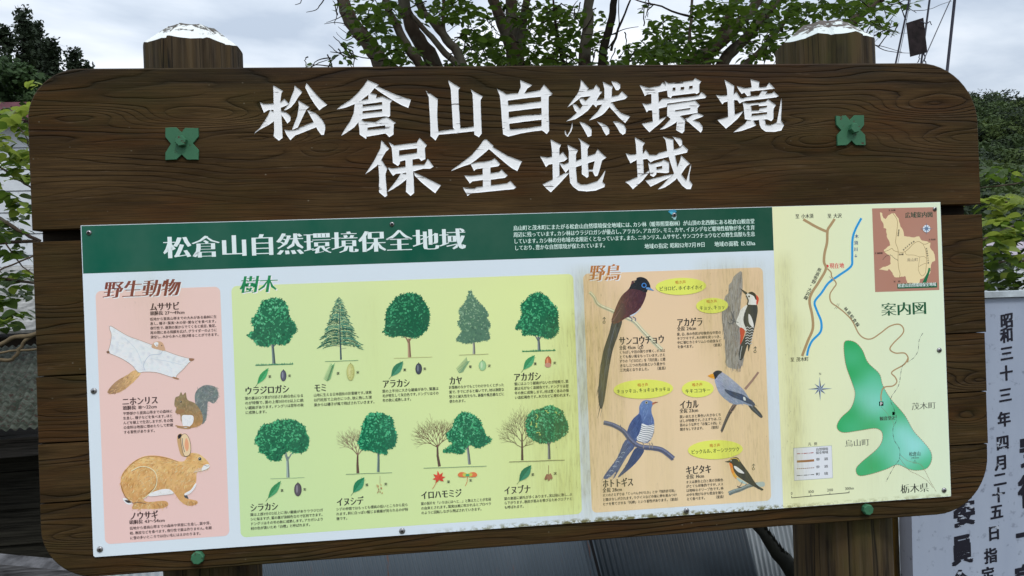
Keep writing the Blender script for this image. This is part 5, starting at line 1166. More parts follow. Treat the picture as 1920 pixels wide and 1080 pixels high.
# blue paint blots left round the upper screw, and the screws
a = Art(6); a.blob(1262, 396, 8, (40, 128, 160), 11, .3, .45, 0); a.blob(1259, 399, 4, (70, 170, 190), 9, .4, .8, .3); a.blob(1264, 407, 4.5, (150, 190, 190), 9, .3, 1, .3); a.build('paint_blot', panel, 'small blue paint blot beside the upper screw')
STEEL = Mat('screw_steel', 0.32, 0.5); STEEL.p.inputs['Metallic'].default_value = 0.85; STEEL.col(STEEL.mix(STEEL.noise((1, 1, 1), 300, 3), (0.20, 0.20, 0.21), (0.42, 0.42, 0.42))); STEEL = STEEL.m
HOLE = simple('screw_recess', (0.01, 0.01, 0.01), 0.6, 0.2, var=0.1, bump=0)
for (px, py, r, hole) in ((167, 436.5, 4.6, 1), (735, 420.5, 4.4, 1), (1264, 403, 4.6, 1), (1752.5, 392, 4.4, 1), (176, 733, 5.4, 0), (1761, 656.5, 5.2, 0), (187.5, 1030, 5.4, 0), (754, 995.5, 5.6, 0), (1287, 957.5, 5.4, 0), (1770, 919, 5.2, 0)):
    x, z = B(px, py); R = r * 0.00112
    s_ = hexbolt(x, z, R, -0.0002, 0.0030, panel, 'screw', 20, STEEL, dome=True)
    mb = MB(); k6 = [(x + R * .34 * math.cos(t * math.pi / 3), -0.0034 if True else 0, z + R * .34 * math.sin(t * math.pi / 3)) for t in range(6)]
    if hole: k6 = [(x + R * .5 * math.cos(t * math.pi / 6), -0.0036, z + R * .5 * math.sin(t * math.pi / 6)) for t in range(12)]
    k0 = [(p[0], -0.0012, p[2]) for p in k6]; mb.mesh_(k6 + k0, [tuple(range(len(k6)))] + [(i, (i + 1) % len(k6), len(k6) + (i + 1) % len(k6), len(k6) + i) for i in range(len(k6))])
    mb.build('screw_recess', HOLE, panel)
# ================================================================== SURROUNDINGS
# ---- ground
GR = Mat('ground_soil', 0.95, 0.1); g1 = GR.noise((1, 1, 1), 1.3, 6, 0.6); g2 = GR.noise((1, 1, 1), 14, 5, 0.7)
GR.col(GR.mix(GR.ramp(g2, [(0.35, 0), (0.65, 1)]), GR.mix(GR.ramp(g1, [(0.42, 0), (0.58, 1)]), (0.055, 0.062, 0.022), (0.11, 0.09, 0.06)), (0.05, 0.045, 0.03))); GR.bump(g2, 0.5, 0.03)
mb = MB(); nx = 60; S_ = 900.0
gv = []; gf = []
def gh(x, y):
    r = math.hypot(x - 1, y + 1); return 0.0 if r < 14 else -0.02 * min(6, (r - 14) * .05)
us = [math.copysign(abs(i / 30) ** 2.2, i) * S_ for i in range(-30, 31)]
for y in us:
    for x in us: gv.append((x, y, gh(x, y)))
L_ = len(us)
for j in range(L_ - 1):
    for i in range(L_ - 1): gf.append((j * L_ + i, j * L_ + i + 1, (j + 1) * L_ + i + 1, (j + 1) * L_ + i))
mb.mesh_(gv, gf, 0, True); tag(mb.build('ground', GR.m), kind='structure')

# ---- foliage materials and leaf meshes
def leaf_mat(name, c, c2, trans=0.5, rough=0.5, sc=1.5):
    M = Mat(name, rough, 0.35)
    n_ = M.noise((1, 1, 1), sc, 3, 0.6); oi = M.n('ShaderNodeObjectInfo')
    f = M.math('ADD', M.math('MULTIPLY', M.ramp(n_, [(0.38, 0), (0.62, 1)]), 0.65), M.math('MULTIPLY', oi.outputs['Random'], 0.35))
    cc = M.mix(f, c, c2); M.col(cc)
    tb = M.n('ShaderNodeBsdfTranslucent'); M.l(M.mix(0.5, cc, tuple(min(1, q * 2.2) for q in c2)), tb.inputs[0])
    ms = M.n('ShaderNodeMixShader'); ms.inputs[0].default_value = trans
    M.l(M.p.outputs[0], ms.inputs[1]); M.l(tb.outputs[0], ms.inputs[2]); M.l(ms.outputs[0], M.nt.nodes['Material Output'].inputs[0])
    return M.m
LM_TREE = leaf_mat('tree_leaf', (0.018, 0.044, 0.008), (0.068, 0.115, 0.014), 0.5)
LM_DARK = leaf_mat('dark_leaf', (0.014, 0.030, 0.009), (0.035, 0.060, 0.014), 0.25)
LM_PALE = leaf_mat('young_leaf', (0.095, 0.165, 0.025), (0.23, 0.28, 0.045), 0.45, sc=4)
LM_CED = leaf_mat('cedar_needles', (0.010, 0.020, 0.010), (0.024, 0.040, 0.016), 0.1, 0.8, 0.4)
LM_WOOD = leaf_mat('hillside_foliage', (0.016, 0.034, 0.010), (0.058, 0.090, 0.026), 0.15, 0.85, 0.12)
BARK = Mat('bark', 0.9, 0.1); b1_ = BARK.noise((1, 1, 0.35), 22, 5, 0.65); b2_ = BARK.noise((1, 1, 1), 4.5, 4, 0.6)
BARK.col(BARK.mix(BARK.ramp(b2_, [(0.45, 0), (0.6, 1)]), BARK.mix(b1_, (0.040, 0.028, 0.021), (0.110, 0.080, 0.060)), (0.12, 0.11, 0.085))); BARK.bump(b1_, 0.8, 0.012); BARK = BARK.m
BARKD = simple('dark_bark', (0.022, 0.017, 0.013), 0.9, 0.1, sc=20, bump=0.4)
def leaf_geo(L=1.0, W=0.5, fold=0.12, curl=0.15, tip=1.0, rows=5):
    """a folded, curling leaf lying along +x from the origin; about 16 triangles"""
    vs = [(0, 0, 0)]; fs = []
    for i in range(1, rows):
        t = i / rows; w = W * 0.5 * math.sin(math.pi * t ** (0.8 if tip > .9 else .65)) ** 0.8; x = L * t; z = -curl * t * t * L
        vs += [(x, -w, z + fold * w), (x, 0, z), (x, w, z + fold * w)]
    vs.append((L, 0, -curl * L)); n_ = rows - 1
    fs += [(0, 1, 2), (0, 2, 3)]
    for i in range(n_ - 1):
        a_ = 1 + 3 * i; fs += [(a_, a_ + 3, a_ + 4, a_ + 1), (a_ + 1, a_ + 4, a_ + 5, a_ + 2)]
    a_ = 1 + 3 * (n_ - 1); e_ = len(vs) - 1; fs += [(a_, e_, a_ + 1), (a_ + 1, e_, a_ + 2)]
    return vs, fs
def leaf_mesh(name, mat, **k):
    vs, fs = leaf_geo(**k); me = bpy.data.meshes.new(name); me.from_pydata(vs, [], fs); me.materials.append(mat); me.polygons.foreach_set('use_smooth', [True] * len(fs)); me.update(); return me
def rot_rand(up=0.5, tilt=1.0):
    """leaf frame: blade normal mostly upwards"""
    yaw = rnd.uniform(0, 2 * math.pi); d = Vector((math.cos(yaw), math.sin(yaw), rnd.uniform(-.75, .35) * tilt)).normalized()
    nrm = Vector((rnd.uniform(-1, 1) * tilt, rnd.uniform(-1, 1) * tilt, 1.0)); y_ = nrm.cross(d).normalized(); z_ = d.cross(y_)
    return Matrix((d, y_, z_)).transposed()
def add_leaf(mb, p, s, geo, mi=0, R=None):
    R = R or rot_rand(); P_ = Vector(p)
    mb.mesh_([P_ + R @ (Vector(v) * s) for v in geo[0]], geo[1], mi, True)
def leaf_objects(spots, me, parent, name='leaf'):
    for p, s, R in spots:
        o = bpy.data.objects.new(name, me); C.objects.link(o); o.parent = parent
        o.matrix_world = Matrix.LocRotScale(Vector(p) - parent.location, R.to_quaternion(), Vector((s, s, s)))
        o.matrix_parent_inverse = Matrix.Identity(4)

GEO_OVAL = leaf_geo(1.0, 0.62, 0.15, 0.12, 1.0, 4); GEO_SMALL = leaf_geo(1.0, 0.55, 0.2, 0.1, 1.0, 3)

# ---- broad-leaved trees behind the board
def stem(mb, pts, w, y, n=9, y2=None, mi=0):
    """pts: photo positions of a limb standing at depth y (to y2); w: (first, last) width in photo px"""
    out_ = []; L = len(pts); P = catmull(pts, False, 4); rad = []
    k = (y - CAM[1]) / FPX
    for i, p in enumerate(P):
        t = i / (len(P) - 1); yy = y if y2 is None else y + (y2 - y) * t
        q = P3(p[0], p[1], yy); out_.append((q[0] + rnd.uniform(-.006, .006), q[1], max(q[2], -0.05))); rad.append((w[0] + (w[1] - w[0]) * t) * k / 2 * rnd.uniform(.93, 1.07))
    mb.tube(out_, rad, n, mi)
def crown_spots(blobs, y, dy, size, inview=True):
    sp = []
    for (cx, cy, rx_, ry_, n_) in blobs:
        for _ in range(int(n_ * (1.45 if n_ > 15 else 1.1)) if inview else n_):
            a_ = rnd.uniform(0, 2 * math.pi); r_ = math.sqrt(rnd.random())
            px, py = cx + rx_ * r_ * math.cos(a_), cy + ry_ * r_ * math.sin(a_)
            yy = y + rnd.uniform(-dy, dy) + rnd.uniform(-dy, dy) * .4
            sp.append((P3(px, py, yy), size * rnd.uniform(.7, 1.2), rot_rand(), px, py, yy))
    return sp
def broad_tree(label, stems, basepx, y, blobs, over, twigs_, size=0.085, dy=0.7, nobj=75, dark=()):
    base = P3(basepx, 900, y); root = empty('broadleaf_tree', (base[0], y, 0.0), label, 'tree', 'broad-leaved trees rising behind the board')
    mbt = MB()
    for s_ in stems: stem(mbt, s_[0], s_[1], y + (s_[2] if len(s_) > 2 else 0))
    trunk = mbt.build('trunk', BARK, root)
    if dark:
        m2_ = MB()
        for s_ in dark: stem(m2_, s_[0], s_[1], y + (s_[2] if len(s_) > 2 else 0))
        m2_.build('limb', BARKD, root)
    mtw = MB()
    for pts, w in twigs_: stem(mtw, pts, w, y - .3, 5)
    for _ in range(46):
        bl = rnd.choice(blobs); cx, cy = bl[0] + rnd.uniform(-bl[2], bl[2]) * .8, bl[1] + rnd.uniform(-bl[3], bl[3]) * .8
        an = rnd.uniform(0, 6.28); L = rnd.uniform(25, 60); stem(mtw, [(cx - L * .5 * math.cos(an), cy - L * .5 * math.sin(an)), (cx + rnd.uniform(-6, 6), cy + rnd.uniform(-6, 6)), (cx + L * .5 * math.cos(an), cy + L * .5 * math.sin(an))], (2.6, 1.1), y + rnd.uniform(-dy, dy) * .8, 4)
    mtw.build('twigs', BARKD, root)['kind'] = 'stuff'
    sp = crown_spots(blobs, y, dy, size); vis = [s_ for s_ in sp if 2 < s_[4] < 118 and 5 < s_[3] < 1915]
    vis.sort(key=lambda s_: s_[5]); objs = vis[:nobj]; ids = {id(s_) for s_ in objs}
    me = leaf_mesh('tree_leaf', LM_TREE, L=1.0, W=0.64, fold=.15, curl=.12, rows=4)
    leaf_objects([(s_[0], s_[1], s_[2]) for s_ in objs], me, root)
    mf = MB()
    for s_ in sp + crown_spots(over, y, dy * 1.6, size * 1.15, False):
        if id(s_) in ids: continue
        add_leaf(mf, s_[0], s_[1], GEO_SMALL, 0, s_[2])
    mf.build('foliage', LM_TREE, root)['kind'] = 'stuff'
broad_tree('slender multi-stemmed tree with stems leaning left, left of the middle behind the board',
  [([(540, -320), (600, -120), (640, -10), (658, 40), (690, 80), (712, 115), (745, 170), (800, 300), (850, 700), (860, 1250)], (18, 42)),
   ([(690, -260), (712, -80), (726, 10), (745, 50), (768, 95), (795, 135), (840, 260), (866, 700), (868, 1250)], (10, 24), .15),
   ([(690, -300), (735, -100), (757, 0), (768, 40), (790, 85), (818, 130), (860, 300), (878, 700), (880, 1250)], (16, 38), .3),
   ([(735, -200), (785, 0), (808, 35), (838, 75), (866, 122), (905, 300), (892, 700), (890, 1250)], (10, 26), .1),
   ([(770, 28), (800, 60), (835, 100), (866, 128)], (8, 14), .1), ([(836, -40), (830, 30), (834, 62)], (5, 9), .1)],
  865, 5.2, [(692, 42, 45, 30, 80), (722, 22, 40, 22, 50), (715, 84, 34, 24, 60), (752, 100, 34, 22, 45), (642, 92, 16, 14, 9), (652, 112, 12, 8, 6), (736, 118, 22, 8, 14), (800, 118, 22, 8, 14), (850, 120, 24, 6, 14), (640, 20, 20, 10, 3),
             (800, 20, 40, 25, 22), (850, 18, 46, 28, 95), (895, 50, 34, 34, 60), (590, 121, 16, 3, 3), (620, 119, 8, 4, 2), (690, 6, 50, 12, 26)],
  [(700, -120, 150, 90, 500), (820, -140, 130, 110, 500), (760, -330, 180, 110, 500)],
  [([(648, 45), (628, 42), (608, 45)], (2, .8)), ([(648, 24), (634, 34), (613, 42)], (2.4, .8)), ([(690, 78), (662, 70), (634, 50)], (2.4, .8)), ([(676, 60), (650, 76), (630, 60)], (2, .7)), ([(608, -5), (596, 16), (574, 23)], (2.6, .9)), ([(570, -6), (562, 6), (552, 9)], (2, .9)), ([(712, 110), (680, 108), (655, 98), (645, 92)], (2.6, 1))], nobj=72)
broad_tree('tall tree whose trunk forks like a V just above the middle of the board',
  [([(860, -280), (905, -60), (925, 0), (942, 45), (957, 85), (966, 130), (975, 400), (978, 1250)], (14, 34)), ([(955, -260), (958, -60), (958, 0), (960, 50), (963, 130), (976, 400), (980, 1250)], (16, 30), .2), ([(1020, -260), (995, -60), (988, 0), (980, 50), (974, 130), (980, 400), (982, 1250)], (10, 22), .05)],
  978, 5.9, [(930, 92, 50, 30, 120), (1000, 30, 55, 32, 120), (905, 112, 45, 14, 50), (880, 78, 26, 20, 28), (1020, 82, 50, 34, 150), (960, 20, 40, 20, 30), (990, 115, 60, 12, 60), (1065, 60, 26, 50, 60)],
  [(960, -120, 150, 90, 700), (970, -330, 180, 120, 500)], [([(870, -10), (878, 40), (868, 100)], (3.4, 2.6)), ([(890, 30), (860, 45), (838, 60)], (2, 1)), ([(1035, -10), (1042, 50), (1056, 120)], (4, 7))], size=0.09, nobj=72)
broad_tree('tree with a grey trunk beside one nearly black leaning stem, right of the middle',
  [([(1112, -260), (1106, -60), (1104, 0), (1101, 60), (1096, 130), (1100, 500), (1110, 1250)], (15, 27))],
  1110, 5.5, [(1115, 40, 26, 30, 22), (1070, 118, 50, 10, 36), (1120, 85, 24, 26, 26), (1178, 118, 46, 10, 40), (1190, 96, 30, 16, 34), (1060, 25, 40, 20, 40)],
  [(1130, -120, 120, 90, 500), (1120, -330, 160, 120, 400)], [([(1185, -10), (1165, 40), (1145, 95)], (3, 6)), ([(1161, -10), (1158, 60), (1140, 90)], (1.6, 3)), ([(1196, 50), (1170, 55), (1146, 65)], (1, 2.4)), ([(1128, 72), (1112, 66), (1090, 64)], (3, 1.2))],
  size=0.085, nobj=48, dark=[([(1160, -240), (1156, -60), (1150, 10), (1141, 60), (1128, 125), (1116, 400), (1112, 1250)], (11, 19), -.3)])
broad_tree('bushy dark tree with several stems leaning right, left of the right-hand post',
  [([(1560, -260), (1470, -70), (1425, -5), (1390, 40), (1345, 85), (1290, 125), (1230, 240), (1215, 700), (1220, 1250)], (14, 34)),
   ([(1440, -260), (1395, -60), (1372, 20), (1350, 70), (1320, 125), (1265, 300), (1228, 700), (1224, 1250)], (12, 28), .25),
   ([(1600, -200), (1500, -60), (1446, 15), (1395, 75), (1352, 125), (1280, 300), (1236, 700), (1228, 1250)], (12, 32), .1),
   ([(1480, 30), (1430, 90), (1388, 128)], (8, 14)), ([(1740, -140), (1668, -20), (1640, 5), (1605, 35), (1565, 70), (1500, 130), (1330, 420), (1240, 800), (1232, 1250)], (12, 26), .35),
   ([(1298, -60), (1296, 20), (1294, 60), (1286, 110)], (5, 7), -.2)],
  1225, 4.9, [(1250, 60, 38, 34, 110), (1290, 95, 60, 28, 200), (1340, 40, 50, 42, 190), (1400, 25, 60, 30, 150), (1420, 78, 46, 40, 120), (1232, 100, 40, 18, 80), (1468, 35, 48, 36, 130), (1452, 90, 22, 24, 26), (1545, 25, 66, 30, 190), (1620, 20, 50, 24, 110), (1590, 55, 34, 18, 30), (1655, 50, 26, 18, 22), (1690, 8, 26, 12, 22), (1670, 55, 10, 8, 8), (1215, 18, 10, 6, 3)],
  [(1400, -120, 240, 100, 1200), (1620, -110, 110, 70, 350), (1400, -330, 240, 130, 700)],
  [([(1178, -6), (1205, 4), (1240, 12), (1268, 24), (1300, 32)], (2, 5)), ([(1616, 62), (1650, 90), (1680, 98), (1720, 100)], (2.2, .8)), ([(1610, 84), (1650, 86), (1690, 98)], (2, .8)), ([(1630, 40), (1672, 60), (1712, 62)], (1.6, .7)), ([(1640, 30), (1658, 55), (1640, 78)], (1.6, .8)), ([(1714, 20), (1740, 18), (1766, 8), (1784, 2)], (1.4, .8))], size=0.076, nobj=108)

# ---- cedars and wood at far left
def cedar(px, top, y, wpx, label, seed, baseh=400):
    r2 = random.Random(seed); tp = P3(px, top, y); k = (y - CAM[1]) / FPX
    root = empty('cedar_tree', (tp[0], y, 0.0), label, 'tree', 'tall cedars on the skyline at the far left')
    H = tp[2]; mbt = MB(); mbt.tube([(tp[0], y, -.2), (tp[0] + r2.uniform(-.1, .1), y, H * .5), (tp[0], y, H * .98)], [.32, .2, .03], 8); mbt.build('trunk', BARKD, root)
    mf = MB(); Wm = wpx * k * .72; nb = int(H / .44)
    for i in range(nb):
        z = H - (i / nb) ** 1.0 * H * .8; t = (H - z) / (H * .8)
        rad_ = Wm * (0.07 + t ** .8 * 1.05) * r2.uniform(.5, 1.2)
        for b_ in range(5):
            an = r2.uniform(0, 6.28)
            if r2.random() < .34: continue
            for u in range(9):
                q = r2.uniform(.1, 1) * rad_; cx, cy, cz = tp[0] + q * math.cos(an), y + q * math.sin(an), z + (q / max(.1, rad_)) ** 2 * .35 - .15 + r2.uniform(-.12, .12)
                for _ in range(8):
                    s_ = r2.uniform(.07, .15) ; c_ = Vector((cx + r2.gauss(0, .16), cy + r2.gauss(0, .16), cz + r2.gauss(0, .13)))
                    d1 = Vector((r2.uniform(-1, 1), r2.uniform(-1, 1), r2.uniform(-.4, 1))).normalized() * s_; d2 = Vector((r2.uniform(-1, 1), r2.uniform(-1, 1), r2.uniform(-1, 1))).normalized() * s_ * .6
                    mf.poly([c_ - d2, c_ + d1, c_ + d2, c_ - d1 * .7])
    mf.build('crown', LM_CED, root)
cedar(42, 20, 34, 34, 'tallest cedar, its ragged dark top highest on the skyline', 1)
cedar(64, 44, 36, 26, 'cedar with a drooping side shoot just right of the tallest one', 2)
cedar(8, 54, 33, 30, 'cedar cut by the left edge of the picture', 3)
cedar(97, 80, 35, 24, 'slim dark cedar midway between the tallest and the lowest', 4)
cedar(80, 86, 38, 30, 'broad low cedar behind the slim dark one', 5)
cedar(139, 97, 40, 20, 'small separate cedar just above the rounded board corner', 6)
cedar(161, 120, 41, 12, 'lowest cedar tip, right end of the left-hand skyline', 7)
def clump_mass(name, mat, cells, seed, size=(.14, .3), n=120, parent=None):
    r2 = random.Random(seed); mf = MB()
    for (c_, R_) in cells:
        for _ in range(n):
            d = Vector((r2.gauss(0, 1), r2.gauss(0, 1), r2.gauss(0, .9) + .25)).normalized(); q = Vector(c_) + Vector((d.x * R_, d.y * R_, d.z * R_ * .8)) * r2.uniform(.75, 1.05)
            s_ = r2.uniform(*size); t1 = Vector((r2.uniform(-1, 1), r2.uniform(-1, 1), r2.uniform(-.6, .6))).normalized(); t2 = d.cross(t1).normalized() if r2.random() < .7 else Vector((r2.uniform(-1, 1), r2.uniform(-1, 1), r2.uniform(-1, 1))).normalized()
            mf.poly([q - t1 * s_, q + t2 * s_ * .6, q + t1 * s_, q - t2 * s_ * .5])
    return mf.build(name, mat, parent)
cells = []
for i in range(150):
    px, py = rnd.uniform(-60, 130), rnd.uniform(110, 330)
    if py < 118 + max(0, px) * .5: continue
    cells.append((P3(px, py, rnd.uniform(24, 29)), rnd.uniform(.28, .6)))
LM_MID = leaf_mat('mid_foliage', (0.010, 0.026, 0.009), (0.034, 0.068, 0.018), 0.15, 0.8, 0.5)
tag(clump_mass('woodland_foliage', LM_MID, cells, 11, (.06, .14), 300), kind='stuff')

# ---- wooded hill at the right
def hill_h(x, y):
    d = math.exp(-((x - 118) / 95) ** 2 - ((y - 190) / 70) ** 2); d2 = math.exp(-((x + 40) / 160) ** 2 - ((y - 330) / 90) ** 2)
    return 41.5 * d - 1.0 + 1.2 * math.sin(x * .12) * math.sin(y * .1)
mb = MB(); hv, hf = [], []
for j in range(41):
    for i in range(61): x, y = -180 + i * 8.0, 85 + j * 8.0; hv.append((x, y, hill_h(x, y)))
for j in range(40):
    for i in range(60): hf.append((j * 61 + i, j * 61 + i + 1, (j + 1) * 61 + i + 1, (j + 1) * 61 + i))
mb.mesh_(hv, hf, 0, True)
HILLG = simple('hill_undergrowth', (0.02, 0.035, 0.012), 0.95, 0.05, sc=0.2, bump=0)
tag(mb.build('hill', HILLG), kind='structure')
cells = []
r3 = random.Random(5)
for _ in range(1300):
    x, y = r3.uniform(40, 155), r3.uniform(92, 195); z = hill_h(x, y)
    if z < 0: continue
    R_ = r3.uniform(1.3, 3.6); cells.append(((x, y, z + R_ * r3.uniform(.2, 1.0)), R_))
tag(clump_mass('hillside_wood', LM_WOOD, cells[::2], 12, (.2, .5), 230), kind='stuff')
LM_WOOD2 = leaf_mat('hillside_foliage_pale', (0.030, 0.055, 0.014), (0.095, 0.130, 0.034), 0.15, 0.85, 0.12)
tag(clump_mass('hillside_wood', LM_WOOD2, cells[1::4], 13, (.2, .5), 230), kind='stuff')
tag(clump_mass('hillside_wood', LM_CED, cells[3::4], 14, (.2, .5), 230), kind='stuff')

# ---- shrub with large leaves at the right
mb_l = leaf_mesh('shrub_leaf', LM_PALE, L=1.0, W=0.66, fold=.18, curl=.2, rows=6)
mb_d = leaf_mesh('shrub_leaf_dark', LM_TREE, L=1.0, W=0.66, fold=.18, curl=.2, rows=6)
def shrub(name, label, bx, y, branches, leaves, fill, size, group=None, cat='shrub', names=('leaf',)):
    b_ = P3(bx, 900, y); root = empty(name, (b_[0], y, 0.0), label, cat, group)
    mt = MB()
    for pts, w, yy in branches: stem(mt, pts, w, yy, 7)
    mt.build('branch', BARK, root)
    lo, ld = [], []
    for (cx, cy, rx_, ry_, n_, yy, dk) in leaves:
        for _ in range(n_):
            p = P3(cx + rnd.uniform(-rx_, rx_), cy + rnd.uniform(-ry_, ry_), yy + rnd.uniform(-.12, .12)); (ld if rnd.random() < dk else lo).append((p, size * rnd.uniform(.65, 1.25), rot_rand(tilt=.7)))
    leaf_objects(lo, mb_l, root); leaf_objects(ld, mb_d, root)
    mf = MB()
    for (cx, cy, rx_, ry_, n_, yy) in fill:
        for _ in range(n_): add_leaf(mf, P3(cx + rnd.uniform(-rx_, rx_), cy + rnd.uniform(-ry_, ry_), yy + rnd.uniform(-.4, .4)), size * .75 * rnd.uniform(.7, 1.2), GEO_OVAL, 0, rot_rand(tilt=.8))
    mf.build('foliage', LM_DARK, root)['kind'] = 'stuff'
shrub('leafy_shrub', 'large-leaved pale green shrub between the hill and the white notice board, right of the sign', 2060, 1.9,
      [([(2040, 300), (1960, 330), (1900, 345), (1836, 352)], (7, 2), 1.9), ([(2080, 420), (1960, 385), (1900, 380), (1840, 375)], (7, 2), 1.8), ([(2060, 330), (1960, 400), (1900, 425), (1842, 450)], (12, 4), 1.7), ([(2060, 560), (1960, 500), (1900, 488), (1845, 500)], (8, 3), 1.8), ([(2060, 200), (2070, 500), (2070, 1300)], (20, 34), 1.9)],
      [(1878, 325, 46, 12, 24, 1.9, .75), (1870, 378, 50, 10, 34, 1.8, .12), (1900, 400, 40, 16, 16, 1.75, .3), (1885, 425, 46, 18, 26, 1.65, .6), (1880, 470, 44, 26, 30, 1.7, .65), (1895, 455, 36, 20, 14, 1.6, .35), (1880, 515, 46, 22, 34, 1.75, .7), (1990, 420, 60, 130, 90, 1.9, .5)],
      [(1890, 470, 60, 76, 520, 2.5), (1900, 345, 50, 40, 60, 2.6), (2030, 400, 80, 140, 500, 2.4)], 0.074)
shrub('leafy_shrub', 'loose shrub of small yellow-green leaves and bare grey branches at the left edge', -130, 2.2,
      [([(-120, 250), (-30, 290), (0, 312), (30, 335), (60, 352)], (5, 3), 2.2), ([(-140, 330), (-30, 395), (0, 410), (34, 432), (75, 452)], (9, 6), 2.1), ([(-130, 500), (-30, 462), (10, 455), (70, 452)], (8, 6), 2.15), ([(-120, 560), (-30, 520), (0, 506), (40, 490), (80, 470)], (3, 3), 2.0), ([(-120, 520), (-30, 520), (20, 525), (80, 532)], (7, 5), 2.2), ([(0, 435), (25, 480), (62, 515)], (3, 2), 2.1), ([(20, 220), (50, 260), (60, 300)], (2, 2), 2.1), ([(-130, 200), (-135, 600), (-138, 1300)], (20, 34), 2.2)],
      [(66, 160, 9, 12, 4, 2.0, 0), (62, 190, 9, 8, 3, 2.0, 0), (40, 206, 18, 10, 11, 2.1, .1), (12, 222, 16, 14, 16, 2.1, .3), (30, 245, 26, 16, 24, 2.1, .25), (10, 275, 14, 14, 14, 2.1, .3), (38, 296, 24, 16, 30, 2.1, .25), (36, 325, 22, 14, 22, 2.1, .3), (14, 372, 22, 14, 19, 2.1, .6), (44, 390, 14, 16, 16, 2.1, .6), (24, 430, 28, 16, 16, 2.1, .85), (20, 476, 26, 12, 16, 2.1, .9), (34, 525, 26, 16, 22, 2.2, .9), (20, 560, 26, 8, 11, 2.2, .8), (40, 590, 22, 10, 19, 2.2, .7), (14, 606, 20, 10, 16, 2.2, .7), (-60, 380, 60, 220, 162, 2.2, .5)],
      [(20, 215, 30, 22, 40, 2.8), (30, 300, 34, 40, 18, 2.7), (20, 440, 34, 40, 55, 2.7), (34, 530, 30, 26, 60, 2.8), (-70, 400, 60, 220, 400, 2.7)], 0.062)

# ---- white store house and its roof, far left
WALLW = worn_paint('white_siding_paint', (0.62, 0.66, 0.70), (0.30, 0.31, 0.30), thr=0.60, sc=9, soft=0.1, grime=0.3)
ROOFP = simple('purple_roof', (0.10, 0.035, 0.045), 0.7, 0.2, sc=5)
hx0 = P3(-260, 235, 9.0); hx1 = P3(92, 235, 9.0)
st = empty('store_house', ((hx0[0] + hx1[0]) / 2, 9.5, 0.0), 'white boarded store house with a dark red roof edge at the far left', 'house')
zt, zb = P3(20, 236, 9.0)[2], P3(20, 560, 9.0)[2]
nb = 8
for i in range(nb):
    z0, z1 = zb + (zt - zb) * i / nb, zb + (zt - zb) * (i + 1) / nb - .012
    mb = MB(); mb.obox((hx0[0], 9.0, z0), (hx1[0] - hx0[0], 0, 0), (0, .03, 0), (0, .012, z1 - z0)); mb.build('siding_board', WALLW, st)
mb = MB(); mb.box((hx0[0], 9.03, 0), (hx1[0], 13.0, zt)); mb.build('wall', WALLW, st)
mb = MB(); zr = P3(20, 186, 8.8)[2]
mb.mesh_([(hx0[0] - .3, 8.75, zt + .02), (hx1[0] + .25, 8.75, zt + .02), (hx1[0] + .25, 13.3, zt + .02), (hx0[0] - .3, 13.3, zt + .02), (hx0[0] - .3, 8.95, zr), (hx1[0] + .2, 8.95, zr), (hx1[0] + .2, 13.1, zr), (hx0[0] - .3, 13.1, zr)], [(0, 1, 5, 4), (1, 2, 6, 5), (2, 3, 7, 6), (3, 0, 4, 7), (4, 5, 6, 7), (3, 2, 1, 0)]); mb.build('roof', ROOFP, st)

# ---- old shed: corrugated roof, beam, plank wall
MOSS = Mat('old_corrugated_roof', 0.85, 0.15); q1 = MOSS.noise((1, 1, 1), 26, 5, .65); q2 = MOSS.noise((1, 1, 1), 60, 3, .6)
MOSS.col(MOSS.mix(MOSS.ramp(q2, [(0.55, 0), (0.66, 1)]), MOSS.mix(MOSS.ramp(q1, [(0.4, 0), (0.6, 1)]), (0.020, 0.026, 0.018), (0.070, 0.080, 0.064)), (0.035, 0.018, 0.015))); MOSS.bump(q1, .4, .01); MOSS = MOSS.m
SLATE = simple('old_slate', (0.22, 0.22, 0.21), 0.85, 0.15, var=.55, sc=14); PLANKD = simple('shed_plank', (0.018, 0.017, 0.013), 0.85, 0.12, var=.7, sc=3, stretch=(1.5, 1.5, 40), bump=.5)
BEAM = simple('shed_beam', (0.05, 0.045, 0.04), 0.85, 0.15, var=.7, sc=3, stretch=(2, 2, 40), bump=.5); TANR = simple('bent_vine', (0.13, 0.10, 0.06), 0.9, 0.1, sc=20)
se = P3(-20, 800, 1.5)
shed = empty('old_shed', (se[0] - .4, 1.7, 0.0), 'dark old shed with mossy corrugated roof beside the left end of the board', 'shed')
def corrugated(mb, O, U, Vv, pitch, amp, n_per=8, th=0.0012, mi=0):
    """sheet from O along U (across the waves) and V (along them)"""
    O, U, Vv = Vector(O), Vector(U), Vector(Vv); N_ = U.cross(Vv).normalized(); n_ = max(2, int(U.length / pitch * n_per)); vs = []; fs = []
    for s_ in (0, 1):
        for j in (0, 1):
            for i in range(n_ + 1):
                t = i / n_; vs.append(O + U * t + Vv * j + N_ * (amp * math.sin(2 * math.pi * t * U.length / pitch) + s_ * th))
    w = n_ + 1
    for i in range(n_): fs += [(i, i + 1, w + i + 1, w + i), (2 * w + i, 3 * w + i, 3 * w + i + 1, 2 * w + i + 1), (i, 2 * w + i, 2 * w + i + 1, i + 1), (w + i, w + i + 1, 3 * w + i + 1, 3 * w + i)]
    mb.mesh_(vs, fs, mi, True)
O = Vector(P3(-330, 832, 1.45)); O2 = Vector(P3(130, 798, 1.45)); T = Vector(P3(175, 640, 2.4)); mb = MB(); corrugated(mb, O, O2 - O, T - O2, 0.032, 0.0055); mb.build('roof', MOSS, shed)
mb = MB(); a0 = Vector(P3(-300, 850, 1.6)); a1 = Vector(P3(150, 812, 1.6)); mb.obox(a0, a1 - a0, (0, .08, 0), (0, 0, -.07)); mb.build('beam', BEAM, shed)
